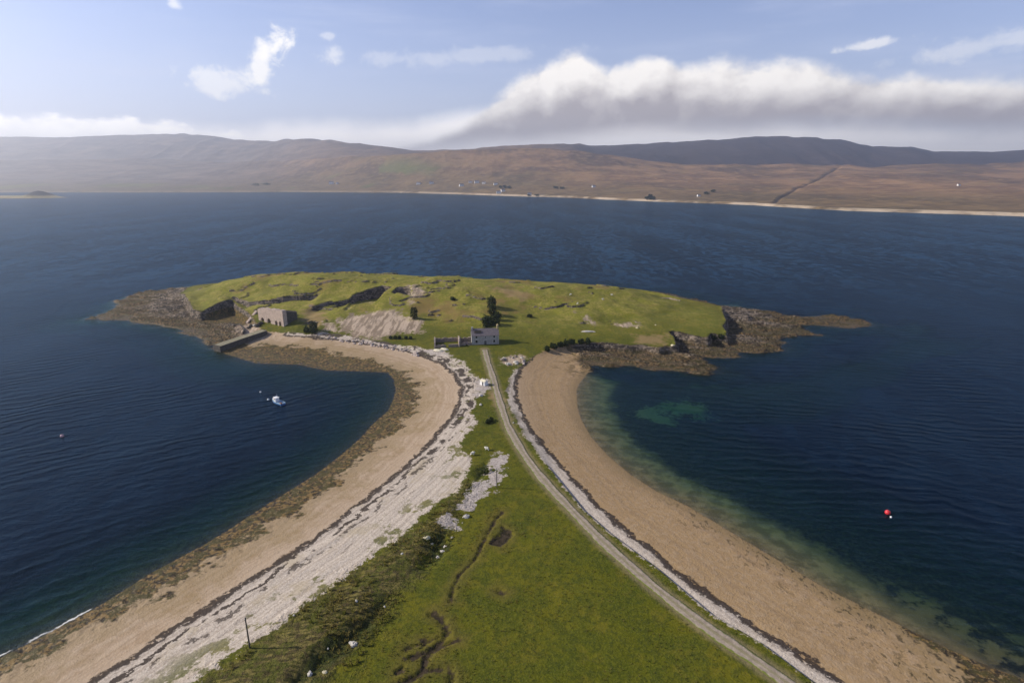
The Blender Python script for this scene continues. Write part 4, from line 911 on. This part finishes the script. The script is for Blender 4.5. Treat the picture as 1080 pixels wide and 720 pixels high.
# ------------------------------------------------------------------ long pale blocks and huts on the grass
def block(name, px, py, size, rz, label, cat, m=M_CONC, group=None):
    x, y, z = hit(px, py); bm = bmesh.new(); box(bm, (0, 0, size[2] / 2 - .15), (size[0], size[1], size[2] + .3), bevel=.12)
    o = obj(name, bm, m, loc=(x, y, z), rz=rz); return tag(o, label, cat, group)
def upturned(name, px, py, L, B, Hh, rz, label):
    """a small open boat lying keel up"""
    bm = bmesh.new(); st = np.linspace(-1, 1, 11); rg = []
    for t in st:
        k = (1 - abs(t) ** 2.6) * .98 + .02; b = B / 2 * (k if t > 0 else max(k, .55)); rg.append([bm.verts.new((t * L / 2, b * math.cos(u), Hh * (.25 + .75 * k ** .5) * math.sin(u))) for u in np.linspace(0, math.pi, 9)])
    for i in range(10):
        for j in range(8): bm.faces.new((rg[i][j], rg[i+1][j], rg[i+1][j+1], rg[i][j+1]))
    bm.faces.new(rg[0]); bm.faces.new(rg[-1][::-1])
    x, y, z = hit(px, py); r = empty(name, (x, y, z + .02), rz, label=label, cat='boat', group='small boats laid up on the grass')
    obj('hull', bm, M_CONC, r, True); bm = bmesh.new(); box(bm, (0, 0, Hh + .02), (L * .8, .1, .12)); obj('keel', bm, M_POLE, r); return r
upturned('upturned_boat', 462.5, 370.2, 5.2, 1.9, 1.0, R(-22), 'left of two pale yellow boats lying upturned on the grass below the byre')
upturned('upturned_boat', 469, 369, 4.6, 1.7, 1.0, R(-22), 'right of two pale yellow boats lying upturned on the grass below the byre')
# a pale trailer-sized store hut beside the track, with its post
x, y, z = hit(508.6, 406.3); hut = empty('store_hut', (x, y, z), R(-42), label='small cream store hut on the bare ground beside the track', cat='hut')
bm = gable_walls(2.6, 1.9, 1.7, 2.2); obj('wall', bm, M_WHITE, hut); obj('roof', gable_roof(2.6, 1.9, 1.7, 2.2, .07, .12), M_CONC, hut); bm = bmesh.new(); box(bm, (.3, -.02, .8), (.8, .05, 1.5)); obj('door', bm, M_DOOR, hut)
x, y, z = hit(620, 350); sl_ = obj('stone_slab', rock_bm((3.4, .8, .55), 44, 3), M_PALE, loc=(x, y, z + .15), rz=R(-4)); tag(sl_, 'long pale slab of stone lying on the headland grass above the right bay', 'stone')

# ------------------------------------------------------------------ poles
def pole(px, py, h, label, ins=True, r=.14):
    x, y, z = hit(px, py); e = empty('utility_pole', (x, y, z), label=label, cat='pole', group='wooden poles beside the track')
    bm = bmesh.new(); tube(bm, (0, 0, -.6), (0, 0, h), r, r * .72, 10); obj('pole', bm, M_POLE, e)
    if ins:
        bm = bmesh.new(); box(bm, (0, 0, h - .35), (.1, .5, .1)); obj('crossarm', bm, M_POLE, e)
        for s in (-1, 1):
            bm = bmesh.new(); tube(bm, (0, s * .2, h - .3), (0, s * .2, h - .08), .05, .035, 8); obj('insulator', bm, M_FRAME, e)
    return e
pole(263.6, 683, 6.6, 'dark wooden pole on the grass edge above the left shingle beach', r=.15)
pole(524, 514, 5.8, 'dark wooden pole standing beside the grey stony patch in the meadow')
pole(515.6, 444.5, 2.4, 'short thin post sticking up out of the dark gorse in the neck of grass', False, .09)
pole(512.2, 404.5, 3.6, 'thin post beside the cream store hut at the edge of the track', False, .10)

# ------------------------------------------------------------------ boat and buoys
bx, by = at(293.3, 425)
boat = empty('fishing_boat', (bx, by, 0), math.atan2(.62, -.80), label='small blue and white fishing boat moored in the left bay', cat='boat')
LB, BB = 7.4, 2.5
ts = np.linspace(-1, 1, 15)
def half(t): return BB / 2 * (.82 + .18 * min(1, (t + 1) * 1.6) if t < .1 else max(.02, 1 - ((t - .1) / .9) ** 2.3))
def sheer(t): return .78 + .42 * max(0, t) ** 2
def keel(t): return -.42 + .55 * max(0, t - .45) ** 1.5 * 1.6
bm = bmesh.new(); bd = bmesh.new(); bg_ = bmesh.new(); ro = []; rd = []; g1 = []
for t in ts:
    b, sh_, ke = half(t), sheer(t), keel(t); x = t * LB / 2
    pr = [(0, ke), (b * .62, ke + .12), (b * .93, .15), (b, sh_)]
    ro.append([bm.verts.new((x + (.25 * (z_ + .4) if t > .9 else 0), -yy, z_)) for yy, z_ in pr[::-1]] + [bm.verts.new((x + (.25 * (z_ + .4) if t > .9 else 0), yy, z_)) for yy, z_ in pr[1:]])
    rd.append([bd.verts.new((x * .985, -b * .95, sh_ - .38)), bd.verts.new((x * .985, b * .95, sh_ - .38))])
    for sy in (-1, 1): pass
    g1.append([[bg_.verts.new((x * (.97 if k in (1, 2) else 1.0), sy * b * kk, sh_ + dz)) for k, (kk, dz) in enumerate(((1.03, -.08), (.90, -.08), (.90, .07), (1.03, .07)))] for sy in (-1, 1)])
for i in range(len(ts) - 1):
    for j in range(6): bm.faces.new((ro[i][j], ro[i+1][j], ro[i+1][j+1], ro[i][j+1]))
    bd.faces.new((rd[i][0], rd[i+1][0], rd[i+1][1], rd[i][1]))
    for sI in (0, 1):
        for j in range(4): bg_.faces.new((g1[i][sI][j], g1[i+1][sI][j], g1[i+1][sI][(j+1) % 4], g1[i][sI][(j+1) % 4]))
bm.faces.new(ro[0]); obj('hull', bm, M_BLUE, boat, False); obj('deck', bd, M_LTBLUE, boat); obj('gunwale', bg_, M_LTBLUE, boat)
bm = bmesh.new(); prism(bm, [(.3, -.8), (1.9, -.62), (1.9, .62), (.3, .8)], .5, [2.1, 2.0, 2.0, 2.1]); cab = obj('cabin', bm, M_WHITE, boat)
bm = bmesh.new(); prism(bm, [(.1, -.95), (2.1, -.75), (2.1, .75), (.1, .95)], 2.103, 2.2); obj('cabin_roof', bm, M_WHITE, cab)
for sy in (-1, 1):
    bm = bmesh.new(); box(bm, (1.05, sy * .722, 1.65), (.9, .03, .42), sy * -.112); obj('window', bm, M_GLASS, cab)
bm = bmesh.new(); box(bm, (1.93, 0, 1.65), (.04, .9, .42)); obj('window', bm, M_GLASS, cab)
bm = bmesh.new(); prism(bm, [(1.95, -.7), (3.3, -.25), (3.3, .25), (1.95, .7)], .6, [1.25, 1.3, 1.3, 1.25]); obj('foredeck', bm, M_WHITE, boat)
bm = bmesh.new(); tube(bm, (.2, 0, 1.0), (.2, 0, 3.9), .05, .035); tube(bm, (.2, 0, 2.6), (-1.4, 0, 2.9), .03); obj('mast', bm, M_FRAME, boat)
bm = bmesh.new(); tube(bm, (2.6, -.3, 1.5), (2.6, .3, 1.5), .2); box(bm, (2.6, 0, 1.38), (.4, .7, .2)); obj('winch', bm, M_RUST, boat)
bm = bmesh.new(); box(bm, (-2.5, .3, .62), (.9, .7, .5), bevel=.04); obj('fish_box', bm, M_RUST, boat)
def buoy(px, py, r, m, label, ringm=M_POLE):
    x, y = at(px, py); e = empty('mooring_buoy', (x, y, 0), label=label, cat='buoy', group='mooring buoys afloat in the bays')
    bm = bmesh.new(); bmesh.ops.create_uvsphere(bm, u_segments=20, v_segments=12, radius=r); obj('float', bm, m, e, True).location.z = r * .45
    bm = bmesh.new(); tube(bm, (0, 0, r * 1.38), (0, 0, r * 1.62), r * .14); tube(bm, (-r * .2, 0, r * 1.66), (r * .2, 0, r * 1.66), r * .09); obj('eye', bm, ringm, e)
buoy(936, 541.2, .70, M_RED, 'bright red mooring buoy in the right bay')
buoy(939.6, 545.4, .26, M_WHITE, 'tiny white float just below the red buoy in the right bay')
buoy(65.5, 460.2, .55, M_PINKB, 'faded pink buoy alone on the dark water at the left')
buoy(283, 421.6, .42, M_WHITE, 'white buoy close off the bow of the blue fishing boat')
buoy(274.8, 413.6, .36, M_WHITE, 'small white buoy up and left of the fishing boat, apart from it')

# ------------------------------------------------------------------ boulders
def boulder(px, py, s, m, label, seed, group=None):
    x, y, z = hit(px, py); sz = (s * (1 + .25 * math.sin(seed * 2.3)), s * (1 + .25 * math.sin(seed * 4.1)), s * .72)
    o = obj('boulder', rock_bm(sz, seed), m, loc=(x, y, z + s * .25), rz=seed); return tag(o, label, 'boulder', group)
G1 = 'pale boulders on the grassy bank'
for k, (px, py, s, m, lab) in enumerate([
    (450, 568, .95, M_YEL, 'buff boulder highest on the rough bank, left of the dark scrub hollow'), (456, 574, .55, M_PALE, 'narrow pale stone just below the buff boulder on the bank'),
    (476.7, 567, .42, M_PALE, 'small pale stone right of the scrub hollow, nearest the meadow'), (470, 576.5, .62, M_PALE, 'pale boulder topmost of three in a row below the scrub hollow'),
    (466.7, 581.5, .66, M_PALE, 'middle one of three pale boulders in a row below the scrub hollow'), (461.7, 588, .60, M_PALE, 'lowest of three pale boulders in a row below the scrub hollow'),
    (491.7, 545, 1.0, M_PALE, 'rounded pale boulder beside the lower stony patch in the meadow'), (373, 680.5, 1.05, M_PALE, 'big white boulder in the dark scrub ditch at the lower left'),
    (327, 711, .8, M_PALE, 'white boulder low in the scrub ditch by the bottom edge'), (342.6, 709, .5, M_YEL, 'small buff stone right of the lowest white boulder in the ditch'),
    (376, 634, .45, M_PALE, 'small pale stone alone on the rough brown bank'), (405.7, 640, .4, M_PALE, 'small pale stone at the top of the scrub ditch'), (424, 584, .36, M_PALE, 'tiny pale stone on the bank near the shingle edge'),
    (310, 648.5, .36, M_PALE, 'tiny pale stone where the rough bank meets the left shingle'), (346, 684, .3, M_PALE, 'tiny pale stone amid the scrub of the ditch'),
    (507, 417.5, .9, M_PALE, 'pale stone on the bare ground below the cream hut'), (507, 427, .85, M_PALE, 'flat pale stone alone on grass between beach and track, below the hut'), (541.5, 446, .5, M_PALE, 'pale stone at the turf edge on the right beach side'),
    (672, 346, .9, M_YEL, 'yellowish boulder below the grey outcrop on the headland'), (691.5, 343, .75, M_YEL, 'yellowish boulder alone on the right of the headland grass'), (709.5, 365.3, 1.1, M_YEL, 'bright buff boulder on the crag at the right bay'),
    (268.5, 343.5, 1.3, M_PALE, 'pale boulder among the dark rocks below the lime kiln')]):
    boulder(px, py, s * .68, m, lab, k + 2, G1)
# dark tumbled rocks below the kiln, rubble by the track end
for k, (px, py, s) in enumerate([(265, 344, 1.2), (272, 344, 1.5), (275, 341.5, 1.4), (262, 346, .9)]):
    boulder(px, py, s, M_QUAY, 'dark rough rock in the heap below the lime kiln', 60 + k, 'dark rocks heaped below the kiln')
rr = random.Random(5)
for k in range(16):
    boulder(rr.uniform(530, 553), rr.uniform(375.5, 385), rr.uniform(.5, 1.1), [M_PALE, M_PINK, M_STONE][k % 3], 'rough stone in the rubble spread right of the track end', 80 + k, 'rubble stones by the track end')
# line of big beach stones under the scree
protos = []
bl = [(345,356.5),(360,358.5),(378,361.5),(396,364.5),(412,367),(428,370.5),(440,374)]
for k in range(60):
    f = rr.random() * (len(bl) - 1); i = int(f); a, b = bl[i], bl[i + 1]; px = a[0] + (b[0] - a[0]) * (f - i); py = a[1] + (b[1] - a[1]) * (f - i) + rr.uniform(-2.6, 2.0)
    x, y, z = hit(px, py)
    if len(protos) < 5: o = obj('beach_stone', rock_bm((.85, .7, .5), 30 + k), M_PINK); protos.append(o)
    else: o = protos[k % 5].copy(); COL.objects.link(o)
    sc = rr.uniform(.55, 1.25); o.location = (x, y, z + .12); o.scale = (sc, sc, sc); o.rotation_euler.z = rr.uniform(0, 6.28)
    tag(o, 'pinkish stone in the band of beach stones below the spoil banks', 'stone', 'beach stones below the spoil banks')

# ------------------------------------------------------------------ sheep
def sheep():
    me = bpy.data.meshes.new('sheep')
    v = [(0,0,.62),(.42,0,.66),(-.42,0,.64),(.62,0,.80),(.82,0,.72)]; e = [(0,1),(0,2),(1,3),(3,4)]; r = [.30,.26,.27,.13,.10]
    for base, x in ((1, .40), (2, -.42)):
        for sy in (-1, 1):
            i = len(v); v += [(x, sy * .15, .38), (x, sy * .15, .02)]; r += [.07, .045]; e += [(base, i), (i, i + 1)]
    me.from_pydata(v, e, []); o = bpy.data.objects.new('sheep', me); COL.objects.link(o); me.materials.append(M_WOOL)
    sk = o.modifiers.new('skin', 'SKIN'); sk.use_smooth_shade = True; o.modifiers.new('sub', 'SUBSURF').levels = 1
    for i, q_ in enumerate(r): me.skin_vertices[0].data[i].radius = (q_, q_)
    me.skin_vertices[0].data[0].use_root = True; return o
s0 = sheep()
for k, (px, py, rz, lab) in enumerate([(498, 480, .4, 'white sheep grazing near the left shingle, left one of the near pair'), (513.8, 474.8, 2.7, 'white sheep grazing above the stony patch, right one of the near pair'), (601.5, 311.5, .2, 'white sheep on the headland top, leftmost on the skyline grass'),
    (645.5, 312, 2.9, 'white sheep farthest right on the headland top'), (636, 316.5, 3.4, 'white sheep just below and left of the rightmost one on the headland'), (609, 321, .9, 'white sheep halfway down the headland above the pale outcrop')]):
    o = s0 if k == 0 else s0.copy()
    if k: COL.objects.link(o)
    o.location = hit(px, py); o.rotation_euler.z = rz; o.scale = (1.25,) * 3; tag(o, lab, 'sheep', 'sheep out on the grass')

# ------------------------------------------------------------------ shrubs and far trees
def shrub(px, py, rad, n, label, seed, m=M_LEAF, size=.32, group='dark shrubs on the headland', parts=None):
    x, y, z = hit(px, py); e = empty('shrub', (x, y, z), seed, label=label, cat='shrub', group=group)
    bm = bmesh.new()
    for (ox, oy, oz, k) in (parts or [(0, 0, rad[2] * .75, 1)]): leaf_cloud(bm, (ox, oy, oz), (rad[0] * k, rad[1] * k, rad[2] * k), int(n * k), size, seed + int(k * 10))
    obj('crown', bm, m, e); bm = bmesh.new()
    for t in range(3): tube(bm, (.1 * t, 0, -.3), (.4 * rad[0] * math.cos(t * 2.1), .4 * rad[1] * math.sin(t * 2.1), rad[2] * .7), .1, .05, 6)
    obj('stem', bm, M_BARK, e)
shrub(519, 342, (4.6, 3.2, 3.0), 1500, 'broad dark clump of gorse on the slope right behind the cottage', 3, parts=[(0, 0, 1.9, 1), (2.6, 1.2, 2.0, .7)])
shrub(519.5, 332.5, (2.9, 2.6, 3.6), 900, 'dark gorse in the middle of the column climbing the slope behind the cottage', 4)
shrub(518.5, 324.5, (3.3, 2.8, 3.8), 1200, 'tall dark evergreen bush topping the column behind the cottage', 5)
shrub(524.5, 338, (1.9, 2.0, 3.2), 500, 'narrow dark bush on the right side of the gorse column', 6)
shrub(513, 345, (2.2, 1.2, 1.1), 300, 'low dark bush at the left foot of the gorse column', 7)
shrub(477.5, 316.5, (1.8, 1.5, 1.2), 320, 'lone dark bush high on the slope above the byre', 8)
shrub(558.5, 334.5, (1.5, 1.2, 1.1), 260, 'dark bush in the hollow right of the gorse column', 9)
shrub(437, 335, (2.2, 2, 3.6), 700, 'dark bush growing at the right end of the pale spoil banks', 10)
shrub(331, 350.5, (3.2, 2.2, 3.4), 900, 'dark bush on the crag between lime kiln and spoil banks', 11)
shrub(324, 350.5, (2.2, 1.6, 1.8), 400, 'small dark bush left of the one by the spoil banks', 12)
for k, px in enumerate((412, 417, 421.5, 428, 433)): shrub(px, 357.3 + k * .05, (1.0, .8, .9), 160, ['leftmost', 'second', 'middle', 'fourth', 'rightmost'][k] + ' of a row of little dark bushes at the foot of the spoil banks', 20 + k)
for k, (px, py, a) in enumerate(((577, 370, 2.0), (584, 367.5, 2.2), (591, 365.5, 2.2), (597, 364, 2.4), (603, 363, 2.0), (613, 362.5, 1.7), (620, 362, 2.2))):
    shrub(px, py, (a, 1.2, 1.5), 380, ['leftmost bush of the dark hedge at the head of the right bay', 'second bush from the left in the hedge at the right bay', 'middle bush of the hedge at the head of the right bay', 'fourth bush from the left in the hedge at the right bay', 'last bush of the hedge before the gap at the right bay', 'small bush just right of the gap in the hedge', 'bush farthest right of the hedge where the rocks begin'][k], 30 + k, group='bushes along the head of the right bay')
shrub(516, 445.2, (2.4, .9, .75), 420, 'low black gorse clump round a post on the neck of grass', 45, size=.22)
shrub(752, 358, (1.8, 1.4, 1.4), 300, 'dark bush on the low crag at the right end', 46); shrub(760, 357, (1.6, 1.4, 1.3), 260, 'rightmost dark bush on the low crag at the right end', 47)
shrub(511.5, 499, (1.5, 1.2, 1.3), 260, 'dark bush at the left edge of the grey stony patch', 48, M_LEAF2, .2)

def far_tree(px, py, h, w, label, seed):
    x, y, z = far_at(px, py); e = empty('tree', (x, y, z), label=label, cat='tree', group='trees on the far shore')
    bm = bmesh.new(); leaf_cloud(bm, (0, 0, h * .6), (w, w, h * .46), 260, h * .13, seed, .2); obj('crown', bm, M_PINE, e)
    bm = bmesh.new(); tube(bm, (0, 0, -1), (0, 0, h * .6), h * .035, h * .015, 6); obj('trunk', bm, M_BARK, e)
for k, (px, py, h, w, lab) in enumerate([(682, 210.7, 11, 8, 'left tree of the dark clump by the far shore'), (685.5, 210.8, 17, 9, 'tallest tree of the dark clump by the far shore'), (689, 210.9, 11, 8, 'right tree of the dark clump by the far shore'),
    (528, 199, 14, 10, 'leftmost far tree of the little wood behind the shore hamlet'), (532.5, 199, 16, 10, 'middle far tree of the little wood behind the shore hamlet'), (537, 199.3, 14, 10, 'rightmost far tree of the little wood behind the shore hamlet'),
    (586, 199.5, 13, 12, 'far tree left of the lone white house on the moor'), (593, 199.8, 12, 12, 'far tree nearest the lone white house on the moor'), (557.5, 207, 9, 8, 'dark tree left of the jetty house on the far shore'), (566, 207, 8, 12, 'low wide tree right of the jetty house on the far shore'),
    (745, 205.5, 11, 12, 'far tree beside the small house at the burn mouth'), (752, 203, 11, 10, 'far tree uphill of the small house at the burn mouth'), (270, 196, 14, 26, 'left far tree above the green field'), (281, 195.6, 14, 24, 'right far tree above the green field')]):
    far_tree(px, py, h, w, lab, 70 + k)

def far_house(px, py, w, label, rz=0.0, m=M_WHITE):
    w *= 1.3; x, y, z = far_at(px, py); e = empty('house', (x, y, z), rz, label=label, cat='house', group='houses on the far shore')
    obj('wall', gable_walls(w, w * .55, w * .38, w * .62), m, e); obj('roof', gable_roof(w, w * .55, w * .38, w * .62, .2, .2), M_SLATE, e)
    for sx in (-.25, .25):
        bm = bmesh.new(); box(bm, (sx * w, -.03, w * .2), (w * .09, .08, w * .12)); obj('window', bm, M_GLASS, e)
for px, py, w, rz, lab in [(349.5, 194.3, 22, .2, 'white house farthest left on the far shore'), (356, 194.2, 12, .5, 'small white house next to the leftmost far house'), (441, 194.8, 17, -.2, 'white house, left of a spaced pair under the brown moor'), (455, 194.2, 18, .1, 'white house, right of a spaced pair under the brown moor'),
    (487, 196.6, 17, .3, 'white house low on the green fields of the far shore'), (496, 193.2, 14, 0, 'left of three far houses in a row above the green fields'), (503, 193.4, 17, .2, 'middle of three far houses in a row above the green fields'), (510, 194, 14, -.3, 'right of three far houses in a row above the green fields'), (523, 195.2, 15, .2, 'white house left of the little wood on the far shore'),
    (526, 204.3, 16, .1, 'pale house on the sandy ground behind the far beach, left of two'), (531, 202.3, 15, .4, 'pale house on the sandy ground behind the far beach, right of two'), (558.5, 205.8, 13, 0, 'white house by the jetty on the far shore'), (626.5, 197.6, 12, .2, 'lone white house on the brown moor'), (737.5, 207.3, 9, .3, 'small pale house near the burn mouth on the far shore'), (1012, 196, 9, .2, 'white house farthest right, alone on the moor')]:
    far_house(px, py, w, lab, rz)

# ------------------------------------------------------------------ rough grass: tussocks nobody could count
def rough_grass():
    n = 15000; qx = rng.uniform(-70, 60, n * 3); qy = rng.uniform(68, 215, n * 3)
    Fg = fields(qx, qy); p = np.where(Fg['tuss'] > -1, .5, .22) * (Fg['grass'] > .8) * (Fg['track'] > 2.2)
    p = np.where((Fg['peat'] > -3) & (Fg['peat'] < -.2) & (Fg['grass'] > 1), .8, p); p = np.where(Fg['patch'] > -.5, 0, p); p = p * (fbm(qx * .12, qy * .12, 3, 77) > .42)
    k = np.nonzero(rng.uniform(size=n * 3) < p)[0][:n]
    V = []; Fq = []
    for i in k:
        x, y, z = qx[i], qy[i], Fg['z'][i]; t = Fg['tuss'][i] > -1; h = rng.uniform(.3, .7) if t else rng.uniform(.14, .3); w = h * .9
        for b in range(5):
            a = rng.uniform(0, 6.28); c_, s_ = math.cos(a), math.sin(a); l = rng.uniform(.5, 1.2) * w; r0 = .14 * w; o = len(V)
            ox, oy = x + rng.uniform(-.2, .2) * w, y + rng.uniform(-.2, .2) * w
            V += [(ox - s_ * r0, oy + c_ * r0, z - .05), (ox + s_ * r0, oy - c_ * r0, z - .05), (ox + c_ * l * .6 + s_ * r0, oy + s_ * l * .6 - c_ * r0, z + h * .8), (ox + c_ * l - s_ * r0 * .5, oy + s_ * l + c_ * r0 * .5, z + h)]
            Fq.append((o, o + 1, o + 2, o + 3))
    m, N = mat('rough_grass'); P = N.geo('Position'); n1 = N.noise(P, .25, 4, .6); n2 = N.noise(P, 1.3, 3, .6)
    col = N.mix(N.step(.42, .58, n1), (.105,.112,.014), (.165,.135,.032)); col = N.mix(N.mul(N.step(.48, .6, n2), .7), col, (.23,.185,.065))
    tr = N.n('ShaderNodeBsdfTranslucent'); N.set(tr.inputs[0], col); mx = N.n('ShaderNodeMixShader'); mx.inputs[0].default_value = .5; N.set(mx.inputs[1], N.bsdf(col, .9)); N.set(mx.inputs[2], tr.outputs[0]); N.out(mx.outputs[0])
    o = grid_mesh('rough_grass', np.array(V), np.array(Fq), m); o['kind'] = 'stuff'
rough_grass()
